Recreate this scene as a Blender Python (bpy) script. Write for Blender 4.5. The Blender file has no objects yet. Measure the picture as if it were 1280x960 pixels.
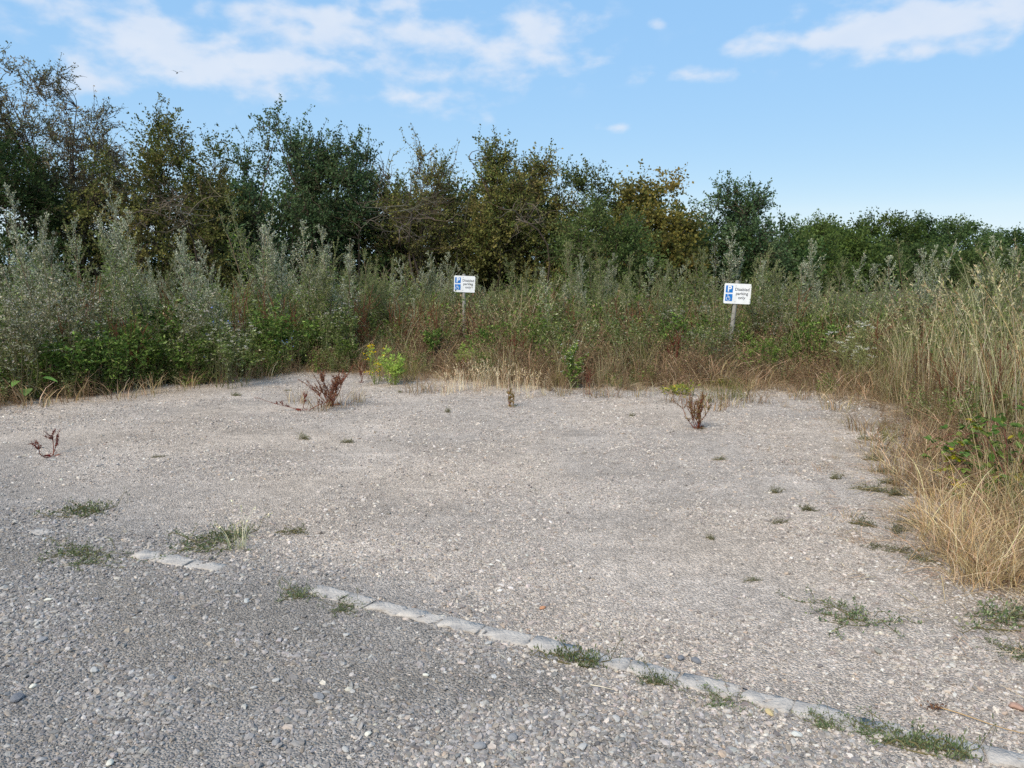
import bpy, math
import numpy as np
from mathutils import Vector, Matrix

# ------------------------------------------------------------------ camera, sky, sun, exposure
scene = bpy.context.scene
PITCH = math.atan(150 / 962)                 # camera tilted a little down
EYE = 1.6
cam_data = bpy.data.cameras.new("camera")
cam_data.sensor_width = 36.0
cam_data.lens = 36.0 * 962 / 1280
cam_data.clip_start = 0.05
cam_data.clip_end = 6000
cam = bpy.data.objects.new("camera", cam_data)
scene.collection.objects.link(cam)
cam.location = (0, 0, EYE)
cam.rotation_euler = (math.pi / 2 - PITCH, 0, 0)
scene.camera = cam

SUN_EL, SUN_AZ = 46.0, 215.0                 # degrees; azimuth clockwise from +Y (behind, to the left)
sun_data = bpy.data.lights.new("sun", 'SUN')
sun_data.energy = 2.9
sun_data.angle = math.radians(34)
sun_data.color = (1.0, 0.90, 0.77)
sun = bpy.data.objects.new("sun", sun_data)
scene.collection.objects.link(sun)
sd_ = Vector((math.sin(math.radians(SUN_AZ)) * math.cos(math.radians(SUN_EL)),
              math.cos(math.radians(SUN_AZ)) * math.cos(math.radians(SUN_EL)),
              math.sin(math.radians(SUN_EL))))
sun.rotation_euler = sd_.to_track_quat('Z', 'Y').to_euler()
sun.location = (0, 0, 30)

# clouds: azimuth, elevation, half widths (degrees), amount
CLOUDS = [(-31.5, 15.0, 2.8, 1.6, .55), (-24.5, 14.8, 3.7, 1.6, .75), (-21.6, 12.8, 5.6, 1.6, .75), (-16.3, 12.9, 4.2, 1.5, .70), (-27.3, 11.1, 3.0, 1.1, .55), (-16.9, 15.9, 3.6, 1.3, .50), (-12.2, 15.9, 4.2, 1.6, .72),
          (-8.3, 17.1, 2.6, .8, .50), (-3.7, 15.4, 4.3, 1.5, .72), (2.8, 15.9, 3.2, 1.7, .72), (.6, 13.2, 5.5, .9, .62), (-7.9, 12.8, 3.8, .9, .62), (-2.9, 10.3, 3.4, .6, .45), (27.9, 15.0, 8.2, 1.2, 1.1),
          (22.9, 14.2, 6.0, .7, .8), (26.2, 13.0, 4.4, .5, .65), (13.1, 12.7, 3.3, .5, .55), (7.1, 9.5, 1.4, .4, .6), (10.2, 16.0, .7, .3, .5), (-4.5, 11.6, 3.3, .6, .42), (-7.4, 11.4, 1.9, .5, .45)]

def build_world():
    w = bpy.data.worlds.new("World")
    scene.world = w
    w.use_nodes = True
    nt = w.node_tree
    N, L = nt.nodes, nt.links
    N.clear()
    out = N.new("ShaderNodeOutputWorld")
    bg = N.new("ShaderNodeBackground")
    bg.inputs["Strength"].default_value = 0.07
    L.new(bg.outputs[0], out.inputs["Surface"])
    sky = N.new("ShaderNodeTexSky")
    sky.sky_type = 'NISHITA'
    sky.sun_disc = False
    sky.sun_elevation = math.radians(SUN_EL)
    sky.sun_rotation = math.radians(SUN_AZ)
    sky.altitude = 50
    sky.air_density = 1.0
    sky.dust_density = 0.3
    sky.ozone_density = 2.2
    tc = N.new("ShaderNodeTexCoord")
    def math_(op, a, b=None, c=None):
        n = N.new("ShaderNodeMath"); n.operation = op
        for i, v in enumerate((a, b, c)):
            if v is None: continue
            if isinstance(v, (int, float)): n.inputs[i].default_value = v
            else: L.new(v, n.inputs[i])
        return n.outputs[0]
    sep = N.new("ShaderNodeSeparateXYZ"); L.new(tc.outputs["Generated"], sep.inputs[0])
    az = math_('MULTIPLY', math_('ARCTAN2', sep.outputs[0], sep.outputs[1]), 180 / math.pi)
    el = math_('MULTIPLY', math_('ARCSINE', sep.outputs[2]), 180 / math.pi)
    cov = None
    for a, e, wa, we, amt in CLOUDS:
        dx = math_('DIVIDE', math_('SUBTRACT', az, a), wa)
        dy = math_('DIVIDE', math_('SUBTRACT', el, e), we)
        r2 = math_('ADD', math_('MULTIPLY', dx, dx), math_('MULTIPLY', dy, dy))
        g = math_('MULTIPLY', math_('POWER', 2.718, math_('MULTIPLY', r2, -1.0)), amt)
        cov = g if cov is None else math_('ADD', cov, g)
    # scattered clouds over the rest of the sky (outside the frame: above and behind)
    mp = N.new("ShaderNodeMapping"); L.new(tc.outputs["Generated"], mp.inputs[0])
    mp.inputs["Scale"].default_value = (1, 1, 2.2)
    nb = N.new("ShaderNodeTexNoise"); L.new(mp.outputs[0], nb.inputs["Vector"])
    nb.inputs["Scale"].default_value = 2.6; nb.inputs["Detail"].default_value = 2
    rest = N.new("ShaderNodeMapRange"); rest.interpolation_type = 'SMOOTHSTEP'
    L.new(nb.outputs["Fac"], rest.inputs[0])
    rest.inputs[1].default_value = .45; rest.inputs[2].default_value = .7; rest.inputs[4].default_value = .5
    hi = N.new("ShaderNodeMapRange"); hi.interpolation_type = 'SMOOTHSTEP'
    L.new(el, hi.inputs[0]); hi.inputs[1].default_value = 20; hi.inputs[2].default_value = 30
    sideb = N.new("ShaderNodeMapRange"); sideb.interpolation_type = 'SMOOTHSTEP'
    L.new(math_('ABSOLUTE', az), sideb.inputs[0]); sideb.inputs[1].default_value = 38; sideb.inputs[2].default_value = 60
    band = math_('MULTIPLY', sideb.outputs[0], math_('SMOOTH_MIN', 1.0, math_('DIVIDE', el, 12.0), 0.1))
    cov = math_('ADD', cov, math_('MULTIPLY', rest.outputs[0], math_('MAXIMUM', hi.outputs[0], band)))
    # cloud texture: soft, streaked a little along the horizon
    mp2 = N.new("ShaderNodeMapping"); L.new(tc.outputs["Generated"], mp2.inputs[0])
    mp2.inputs["Scale"].default_value = (1, 1, 1.9)
    n1 = N.new("ShaderNodeTexNoise"); L.new(mp2.outputs[0], n1.inputs["Vector"])
    n1.inputs["Scale"].default_value = 21; n1.inputs["Detail"].default_value = 6; n1.inputs["Roughness"].default_value = .5
    n1.inputs["Distortion"].default_value = .1
    dens = math_('ADD', cov, math_('MULTIPLY', math_('SUBTRACT', n1.outputs["Fac"], .53), 2.3))
    mr = N.new("ShaderNodeMapRange"); mr.interpolation_type = 'SMOOTHSTEP'
    L.new(dens, mr.inputs[0]); mr.inputs[1].default_value = .06; mr.inputs[2].default_value = .95
    gate = math_('MULTIPLY', mr.outputs[0], math_('MINIMUM', math_('MULTIPLY', cov, 6), 1.0))
    # tone of the clouds
    n2 = N.new("ShaderNodeTexNoise"); L.new(mp2.outputs[0], n2.inputs["Vector"])
    n2.inputs["Scale"].default_value = 16; n2.inputs["Detail"].default_value = 4
    ramp = N.new("ShaderNodeMix"); ramp.data_type = 'RGBA'
    L.new(n2.outputs["Fac"], ramp.inputs["Factor"])
    ramp.inputs["A"].default_value = (5.2, 6.0, 7.3, 1)
    ramp.inputs["B"].default_value = (6.9, 7.1, 7.5, 1)
    hsv = N.new("ShaderNodeHueSaturation")
    gm = N.new("ShaderNodeGamma"); gm.inputs[1].default_value = .4
    L.new(sky.outputs[0], gm.inputs[0]); L.new(gm.outputs[0], hsv.inputs["Color"])
    hsv.inputs["Saturation"].default_value = 2.05
    hsv.inputs["Value"].default_value = 3.5
    sh = N.new("ShaderNodeSeparateColor"); sh.mode = 'HSV'; L.new(hsv.outputs[0], sh.inputs[0])
    ch = N.new("ShaderNodeCombineColor"); ch.mode = 'HSV'
    sat = math_('MULTIPLY', math_('POWER', sh.outputs[1], .55), .82); L.new(sat, ch.inputs[1])
    L.new(math_('ADD', math_('MULTIPLY', sat, .09), .535), ch.inputs[0])
    L.new(math_('MULTIPLY', math_('POWER', math_('DIVIDE', sh.outputs[2], 7.2), .3), 7.45), ch.inputs[2])
    mix = N.new("ShaderNodeMix"); mix.data_type = 'RGBA'
    L.new(math_('MULTIPLY', gate, .82), mix.inputs["Factor"])
    L.new(ch.outputs[0], mix.inputs["A"]); L.new(ramp.outputs["Result"], mix.inputs["B"])
    L.new(mix.outputs["Result"], bg.inputs["Color"])
build_world()

scene.view_settings.view_transform = 'Standard'
scene.view_settings.look = 'None'
scene.view_settings.exposure = 0.87
scene.view_settings.gamma = 1.0
scene.view_settings.use_curve_mapping = False
scene.render.engine = 'CYCLES'
scene.cycles.use_denoising = False
scene.cycles.max_bounces = 5
scene.cycles.diffuse_bounces = 3
scene.cycles.transmission_bounces = 3
scene.cycles.transparent_max_bounces = 4
scene.cycles.caustics_reflective = False
scene.cycles.caustics_refractive = False

# ------------------------------------------------------------------ helpers
COL = scene.collection
cp, sp = math.cos(PITCH), math.sin(PITCH)

def ray(px, py):
    u, v = (px - 640) / 962, (480 - py) / 962
    return np.array([u, cp + v * sp, -sp + v * cp])

def ground(px, py):
    d = ray(px, py); t = EYE / -d[2]
    return float(d[0] * t), float(d[1] * t)

def at(px, py, dist):
    d = ray(px, py); t = dist / d[1]
    return float(d[0] * t), dist, float(EYE + d[2] * t)

def unit(a):
    return a / np.maximum(np.linalg.norm(a, axis=-1, keepdims=True), 1e-9)

_lat = np.random.default_rng(7).random((256, 256))
def vnoise(x, y):
    x = np.asarray(x, float); y = np.asarray(y, float)
    i, j = np.floor(x).astype(int), np.floor(y).astype(int)
    fx, fy = x - i, y - j
    fx, fy = fx * fx * (3 - 2 * fx), fy * fy * (3 - 2 * fy)
    g = lambda a, b: _lat[a % 256, b % 256]
    return (g(i, j) * (1 - fx) + g(i + 1, j) * fx) * (1 - fy) + (g(i, j + 1) * (1 - fx) + g(i + 1, j + 1) * fx) * fy
def fbm(x, y, o=4):
    s, a, t = 0, 1, 0
    for k in range(o):
        s = s + a * vnoise(x * 2 ** k + 13.7 * k, y * 2 ** k + 7.1 * k); t += a; a *= .5
    return s / t

def hgt(x, y):
    """small unevenness of the ground"""
    return (fbm(np.asarray(x) * .55 + 31, np.asarray(y) * .55 + 11, 3) - .5) * .05

class MB:
    """collects quads and tubes; build() links them as one mesh"""
    def __init__(s): s.V = []; s.F = []; s.C = []; s.n = 0
    def quads(s, Q, col):
        Q = np.asarray(Q, float); n = len(Q)
        if n == 0: return s
        col = np.broadcast_to(np.asarray(col, float), (n, 3))
        s.V.append(Q.reshape(-1, 3)); s.C.append(np.repeat(col, 4, 0))
        s.F.append(np.arange(4 * n).reshape(n, 4) + s.n); s.n += 4 * n
        return s
    def raw(s, V, F, col):
        V = np.asarray(V, float); F = np.asarray(F, int)
        s.V.append(V); s.F.append(F + s.n); s.C.append(np.broadcast_to(np.asarray(col, float), (len(V), 3))); s.n += len(V)
        return s
    def tubes(s, P, R, sides, col):
        P = np.asarray(P, float); N, K = P.shape[:2]
        if N == 0: return s
        R = np.broadcast_to(np.asarray(R, float), (N, K))
        T = unit(np.gradient(P, axis=1))
        ref = np.where(np.abs(T[:, :1, 2:3]) > .9, np.array([[[1., 0, 0]]]), np.array([[[0, 0, 1.]]]))
        A = unit(np.cross(T, np.broadcast_to(ref, T.shape))); B = np.cross(T, A)
        th = np.arange(sides) * 2 * np.pi / sides
        V = P[:, :, None] + R[:, :, None, None] * (A[:, :, None] * np.cos(th)[None, None, :, None] + B[:, :, None] * np.sin(th)[None, None, :, None])
        idx = np.arange(N * K * sides).reshape(N, K, sides)
        nx = np.roll(idx, -1, 2)
        F = np.stack([idx[:, :-1], nx[:, :-1], nx[:, 1:], idx[:, 1:]], -1).reshape(-1, 4)
        col = np.asarray(col, float)
        C = np.broadcast_to(col, (N, 3)) if col.ndim < 3 else col
        s.V.append(V.reshape(-1, 3)); s.F.append(F + s.n); s.C.append(np.repeat(C, K * sides, 0)); s.n += N * K * sides
        return s
    def ribbons(s, P, W, col, rng):
        """grass blades: P (N,K,3), W (N,K) widths"""
        P = np.asarray(P, float); N, K = P.shape[:2]
        if N == 0: return s
        a = rng.random(N) * np.pi
        S = np.stack([np.cos(a), np.sin(a), np.zeros(N)], -1)[:, None] * (np.broadcast_to(W, (N, K))[..., None] * .5)
        Lf, Rt = P - S, P + S
        Q = np.stack([Lf[:, :-1], Rt[:, :-1], Rt[:, 1:], Lf[:, 1:]], 2).reshape(-1, 4, 3)
        return s.quads(Q, np.repeat(np.broadcast_to(col, (N, 3)), K - 1, 0))
    def leaves(s, P, D, Ln, Wd, col, rng, fold=.12):
        P = np.asarray(P, float); n = len(P)
        if n == 0: return s
        D = unit(np.asarray(D, float))
        Ln = np.broadcast_to(Ln, (n,))[:, None]; Wd = np.broadcast_to(Wd, (n,))[:, None]
        r = rng.normal(size=(n, 3)); S = unit(np.cross(D, r)); U = np.cross(S, D)
        m = P + D * Ln * .48
        Q = np.stack([P, m + S * Wd * .5 + U * Wd * fold, P + D * Ln, m - S * Wd * .5 + U * Wd * fold], 1)
        return s.quads(Q, col)
    def mesh(s, name, mat=None, smooth=False):
        V = np.concatenate(s.V); F = np.concatenate(s.F); C = np.concatenate(s.C)
        me = bpy.data.meshes.new(name)
        me.vertices.add(len(V)); me.vertices.foreach_set("co", V.astype(np.float32).ravel())
        me.loops.add(F.size); me.loops.foreach_set("vertex_index", F.astype(np.int32).ravel())
        me.polygons.add(len(F))
        me.polygons.foreach_set("loop_start", np.arange(0, F.size, F.shape[1], dtype=np.int32))
        me.polygons.foreach_set("loop_total", np.full(len(F), F.shape[1], np.int32))
        if smooth: me.polygons.foreach_set("use_smooth", np.ones(len(F), bool))
        at_ = me.attributes.new("col", 'FLOAT_COLOR', 'POINT')
        at_.data.foreach_set("color", np.concatenate([C, np.ones((len(C), 1))], 1).astype(np.float32).ravel())
        me.update(calc_edges=True)
        if mat: me.materials.append(mat)
        return me
    def build(s, name, mat, parent=None, smooth=False):
        return link(name, s.mesh(name, mat, smooth), parent)

def link(name, me, parent=None):
    o = bpy.data.objects.new(name, me); COL.objects.link(o)
    if parent: o.parent = parent
    return o
def tag(o, label=None, cat=None, group=None, kind=None):
    if label: o["label"] = label
    if cat: o["category"] = cat
    if group: o["group"] = group
    if kind: o["kind"] = kind
    return o
def empty(name, loc, rz=0, scale=1):
    o = bpy.data.objects.new(name, None); COL.objects.link(o)
    o.empty_display_size = .1
    o.location = loc; o.rotation_euler = (0, 0, rz)
    o.scale = (scale,) * 3 if isinstance(scale, (int, float)) else scale
    return o

def palette(pal, n, rng, jit=.22, ch=.05):
    c = np.array([p[0] for p in pal], float); w = np.array([p[1] for p in pal], float)
    k = rng.choice(len(c), n, p=w / w.sum())
    return np.clip(c[k] * (1 + jit * rng.normal(size=(n, 1))) * (1 + ch * rng.normal(size=(n, 3))), .004, .9)

# ------------------------------------------------------------------ materials
def mat_leaf(name, transl=.28, rough=.6, var=.16, gain=1.0):
    m = bpy.data.materials.new(name); m.use_nodes = True
    N, L = m.node_tree.nodes, m.node_tree.links
    N.clear()
    out = N.new("ShaderNodeOutputMaterial")
    a = N.new("ShaderNodeAttribute"); a.attribute_name = "col"
    oi = N.new("ShaderNodeObjectInfo")
    mr = N.new("ShaderNodeMapRange"); L.new(oi.outputs["Random"], mr.inputs[0])
    mr.inputs[3].default_value = gain * (1 - var); mr.inputs[4].default_value = gain * (1 + var)
    hs = N.new("ShaderNodeHueSaturation"); L.new(a.outputs["Color"], hs.inputs["Color"]); L.new(mr.outputs[0], hs.inputs["Value"])
    hs.inputs["Hue"].default_value = .488; hs.inputs["Saturation"].default_value = 1.1
    p = N.new("ShaderNodeBsdfPrincipled"); L.new(hs.outputs[0], p.inputs["Base Color"])
    p.inputs["Roughness"].default_value = rough
    p.inputs["Specular IOR Level"].default_value = .08
    if transl > 0:
        t = N.new("ShaderNodeBsdfTranslucent"); L.new(hs.outputs[0], t.inputs["Color"])
        mx = N.new("ShaderNodeMixShader"); mx.inputs[0].default_value = transl
        L.new(p.outputs[0], mx.inputs[1]); L.new(t.outputs[0], mx.inputs[2]); L.new(mx.outputs[0], out.inputs[0])
    else:
        L.new(p.outputs[0], out.inputs[0])
    return m
M_LEAF = mat_leaf("leaf", .34, .6, .20, 1.92)
M_STRAW = mat_leaf("straw", .25, .7, .16, 1.2)
M_STEM = mat_leaf("stem", 0, .75)
M_BARK = mat_leaf("bark", 0, .9)
M_PETAL = mat_leaf("petal", .3, .7, .05)

def mat_plain(name, rgb, rough=.5, metal=0.0, spec=.5, noise=None, bump=None):
    m = bpy.data.materials.new(name); m.use_nodes = True
    N, L = m.node_tree.nodes, m.node_tree.links
    p = N["Principled BSDF"]
    p.inputs["Base Color"].default_value = (*rgb, 1); p.inputs["Roughness"].default_value = rough
    p.inputs["Metallic"].default_value = metal; p.inputs["Specular IOR Level"].default_value = spec
    tc = N.new("ShaderNodeTexCoord")
    if noise:
        sc, rgb2, lo, hi = noise
        n = N.new("ShaderNodeTexNoise"); n.inputs["Scale"].default_value = sc; n.inputs["Detail"].default_value = 6
        n.inputs["Roughness"].default_value = .65
        L.new(tc.outputs["Object"], n.inputs["Vector"])
        mr = N.new("ShaderNodeMapRange"); L.new(n.outputs["Fac"], mr.inputs[0])
        mr.inputs[1].default_value = lo; mr.inputs[2].default_value = hi
        mx = N.new("ShaderNodeMix"); mx.data_type = 'RGBA'
        L.new(mr.outputs[0], mx.inputs["Factor"]); mx.inputs["A"].default_value = (*rgb, 1); mx.inputs["B"].default_value = (*rgb2, 1)
        L.new(mx.outputs["Result"], p.inputs["Base Color"])
    if bump:
        n = N.new("ShaderNodeTexNoise"); n.inputs["Scale"].default_value = bump[0]; n.inputs["Detail"].default_value = 8
        L.new(tc.outputs["Object"], n.inputs["Vector"])
        b = N.new("ShaderNodeBump"); b.inputs["Strength"].default_value = bump[1]; b.inputs["Distance"].default_value = bump[2]
        L.new(n.outputs["Fac"], b.inputs["Height"]); L.new(b.outputs[0], p.inputs["Normal"])
    return m

def mat_gravel():
    """fines between the stones: the surface's own colours come from the mesh (what was spread where), grit from noise"""
    m = bpy.data.materials.new("gravel_fines"); m.use_nodes = True
    N, L = m.node_tree.nodes, m.node_tree.links
    p = N["Principled BSDF"]; p.inputs["Roughness"].default_value = .95; p.inputs["Specular IOR Level"].default_value = .15
    tc = N.new("ShaderNodeTexCoord")
    a = N.new("ShaderNodeAttribute"); a.attribute_name = "col"
    def noise(sc, det=4, rough=.6):
        n = N.new("ShaderNodeTexNoise"); n.inputs["Scale"].default_value = sc; n.inputs["Detail"].default_value = det
        n.inputs["Roughness"].default_value = rough; L.new(tc.outputs["Object"], n.inputs["Vector"]); return n
    vo = N.new("ShaderNodeTexVoronoi"); vo.inputs["Scale"].default_value = 110; L.new(tc.outputs["Object"], vo.inputs["Vector"])
    vo2 = N.new("ShaderNodeTexVoronoi"); vo2.inputs["Scale"].default_value = 240; L.new(tc.outputs["Object"], vo2.inputs["Vector"])
    sx = N.new("ShaderNodeSeparateColor"); L.new(vo.outputs["Color"], sx.inputs[0])
    sx2 = N.new("ShaderNodeSeparateColor"); L.new(vo2.outputs["Color"], sx2.inputs[0])
    def mr(src, lo, hi, a0=0., b0=1.):
        n = N.new("ShaderNodeMapRange"); L.new(src, n.inputs[0])
        for i, v in zip((1, 2, 3, 4), (a0, b0, lo, hi)): n.inputs[i].default_value = v
        return n.outputs[0]
    def mul(x, y):
        n = N.new("ShaderNodeMath"); n.operation = 'MULTIPLY'; L.new(x, n.inputs[0]); L.new(y, n.inputs[1]); return n.outputs[0]
    v = mul(mr(sx.outputs[0], .72, 1.3), mr(sx2.outputs[0], .75, 1.25))
    v = mul(v, mr(noise(9).outputs["Fac"], .8, 1.2, .3, .7))
    v = mul(v, mr(noise(1.3, 5).outputs["Fac"], .88, 1.12, .3, .7))
    hs = N.new("ShaderNodeHueSaturation"); L.new(a.outputs["Color"], hs.inputs["Color"]); L.new(v, hs.inputs["Value"])
    L.new(hs.outputs[0], p.inputs["Base Color"])
    ad = N.new("ShaderNodeMath"); ad.operation = 'ADD'
    L.new(mr(vo.outputs["Distance"], 1, 0, 0, .7), ad.inputs[0]); L.new(noise(40, 6).outputs["Fac"], ad.inputs[1])
    b = N.new("ShaderNodeBump"); b.inputs["Strength"].default_value = .8; b.inputs["Distance"].default_value = .012
    L.new(ad.outputs[0], b.inputs["Height"]); L.new(b.outputs[0], p.inputs["Normal"])
    return m

def mat_stone():
    m = bpy.data.materials.new("stone_chip"); m.use_nodes = True
    N, L = m.node_tree.nodes, m.node_tree.links
    p = N["Principled BSDF"]; p.inputs["Roughness"].default_value = .85; p.inputs["Specular IOR Level"].default_value = .25
    a = N.new("ShaderNodeAttribute"); a.attribute_type = 'INSTANCER'; a.attribute_name = "icol"
    tc = N.new("ShaderNodeTexCoord")
    n = N.new("ShaderNodeTexNoise"); n.inputs["Scale"].default_value = 2.5; n.inputs["Detail"].default_value = 5
    L.new(tc.outputs["Object"], n.inputs["Vector"])
    mr = N.new("ShaderNodeMapRange"); L.new(n.outputs["Fac"], mr.inputs[0]); mr.inputs[1].default_value = .3; mr.inputs[2].default_value = .7
    mr.inputs[3].default_value = .8; mr.inputs[4].default_value = 1.2
    hs = N.new("ShaderNodeHueSaturation"); L.new(a.outputs["Color"], hs.inputs["Color"]); L.new(mr.outputs[0], hs.inputs["Value"])
    L.new(hs.outputs[0], p.inputs["Base Color"])
    return m

# ------------------------------------------------------------------ scattering of uncountable stuff (instances on points)
def scatter(name, protos, P, rot, scl, idx, icol=None, label=None, cat=None):
    """protos: list of meshes"""
    col = bpy.data.collections.new(name + "_kinds")
    for k, me in enumerate(protos):
        o = bpy.data.objects.new("%s_kind_%02d" % (name, k), me); col.objects.link(o)
    n = len(P)
    me = bpy.data.meshes.new(name)
    me.vertices.add(n); me.vertices.foreach_set("co", np.asarray(P, np.float32).ravel())
    for an, v in (("rot", rot), ("scl", scl)):
        t = me.attributes.new(an, 'FLOAT_VECTOR', 'POINT'); t.data.foreach_set("vector", np.asarray(v, np.float32).ravel())
    t = me.attributes.new("idx", 'INT', 'POINT'); t.data.foreach_set("value", np.asarray(idx, np.int32))
    if icol is not None:
        t = me.attributes.new("icol", 'FLOAT_COLOR', 'POINT')
        t.data.foreach_set("color", np.concatenate([icol, np.ones((n, 1))], 1).astype(np.float32).ravel())
    o = link(name, me)
    g = bpy.data.node_groups.new(name + "_scatter", 'GeometryNodeTree')
    g.interface.new_socket("Geometry", in_out='INPUT', socket_type='NodeSocketGeometry')
    g.interface.new_socket("Geometry", in_out='OUTPUT', socket_type='NodeSocketGeometry')
    N, L = g.nodes, g.links
    gi, go = N.new("NodeGroupInput"), N.new("NodeGroupOutput")
    ci = N.new("GeometryNodeCollectionInfo"); ci.inputs["Collection"].default_value = col
    ci.inputs["Separate Children"].default_value = True; ci.inputs["Reset Children"].default_value = True
    ip = N.new("GeometryNodeInstanceOnPoints")
    def attr(nm, ty):
        a = N.new("GeometryNodeInputNamedAttribute"); a.data_type = ty; a.inputs["Name"].default_value = nm
        return a.outputs["Attribute"]
    er = N.new("FunctionNodeEulerToRotation")
    L.new(attr("rot", 'FLOAT_VECTOR'), er.inputs[0])
    L.new(gi.outputs[0], ip.inputs["Points"]); L.new(ci.outputs[0], ip.inputs["Instance"])
    ip.inputs["Pick Instance"].default_value = True
    L.new(attr("idx", 'INT'), ip.inputs["Instance Index"]); L.new(er.outputs[0], ip.inputs["Rotation"])
    L.new(attr("scl", 'FLOAT_VECTOR'), ip.inputs["Scale"]); L.new(ip.outputs[0], go.inputs[0])
    md = o.modifiers.new("scatter", 'NODES'); md.node_group = g
    tag(o, label, cat, kind="stuff")
    return o

# ------------------------------------------------------------------ the ground
EDGE = np.array([(-14, 4.6), (-9, 6.9), (-5.9, 8.6), (-4.75, 9.6), (-3.9, 10.7), (-3.1, 11.3), (-2.2, 11.1), (-.86, 10.3), (0, 9.75), (1.2, 9.7), (2.1, 9.8), (2.9, 9.45),
                 (3.5, 9.75), (3.95, 9.1), (3.75, 7.6), (3.35, 6.5), (2.95, 5.5), (2.62, 4.7), (2.45, 4.1), (2.4, 3.5), (2.6, 2.9), (3.3, 2.0), (4.2, .3), (4.6, -4), (-14, -4)])
def sdist(x, y):
    """distance from the gravel's edge; positive among the weeds"""
    x = np.asarray(x, float); y = np.asarray(y, float)
    A, B = EDGE, np.roll(EDGE, -1, 0)
    best = np.full(x.shape, 1e9); ins = np.zeros(x.shape, bool)
    for (ax, ay), (bx, by) in zip(A, B):
        dx, dy = bx - ax, by - ay
        t = np.clip(((x - ax) * dx + (y - ay) * dy) / (dx * dx + dy * dy), 0, 1)
        best = np.minimum(best, np.hypot(x - ax - t * dx, y - ay - t * dy))
        c = ((ay > y) != (by > y))
        with np.errstate(divide='ignore', invalid='ignore'):
            ins ^= c & (x < (bx - ax) * (y - ay) / (by - ay if by != ay else 1e-9) + ax)
    return np.where(ins, -best, best)

def kerb_line(x):                      # the line of the edging across the lane
    return np.interp(x, [-6, -2.94, -2.11, -.97, .07, .89, 1.67, 4], [6.2, 4.53, 4.13, 3.61, 3.14, 2.73, 2.29, 1.1])

def loose(x, y):
    """1 where loose grey chippings lie (the lane side of the edging, and spilling over it on the left)"""
    d = kerb_line(x) - y
    spill = np.interp(x, [-7, -3, -1.2, -.2, 4], [2.6, 1.3, .5, .05, .0])
    w = np.clip((d + spill + .25 + (fbm(x * .9, y * .9 + 40) - .5) * 1.6) / (1.0 + spill * .8), 0, 1)
    return w * w * (3 - 2 * w)
def dirt(x, y):
    """1 where bare trodden dirt shows in the lane"""
    f = fbm(x * .75 + 5, y * 1.25 + 19, 3)
    for cx, cy, rx, ry in ((-.45, 2.65, .75, .28), (-1.05, 2.75, .5, .16), (.35, 2.35, .5, .2), (-1.0, 2.35, .5, .12)):
        f = f + .20 * np.exp(-((x - cx) / rx) ** 2 - ((y - cy) / ry) ** 2)
    return np.clip((f - .53) / .10, 0, 1) * np.clip((kerb_line(x) - y + .1) / .5, 0, 1)

KERB_PIX = [(392, 736), (432, 746), (462, 755), (502, 764), (553, 777), (602, 789), (663, 801), (722, 816), (786, 831), (848, 848), (925, 868), (990, 884), (1068, 904), (1146, 922), (1232, 942), (1318, 962), (1400, 984)]
KERB_PIX2 = [(172, 691), (204, 697), (238, 703), (278, 709)]
def kerb_gap(x, y):
    """distance from the middle line of the edging blocks"""
    best = np.full(np.shape(x), 9.)
    for pix in (KERB_PIX, KERB_PIX2):
        pts = [ground(*p) for p in pix]
        for (ax, ay), (bx, by) in zip(pts, pts[1:]):
            dx, dy = bx - ax, by - ay; t = np.clip(((x - ax) * dx + (y - ay) * dy) / (dx * dx + dy * dy), 0, 1)
            best = np.minimum(best, np.hypot(x - ax - t * dx, y - ay - t * dy))
    return best

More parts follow.
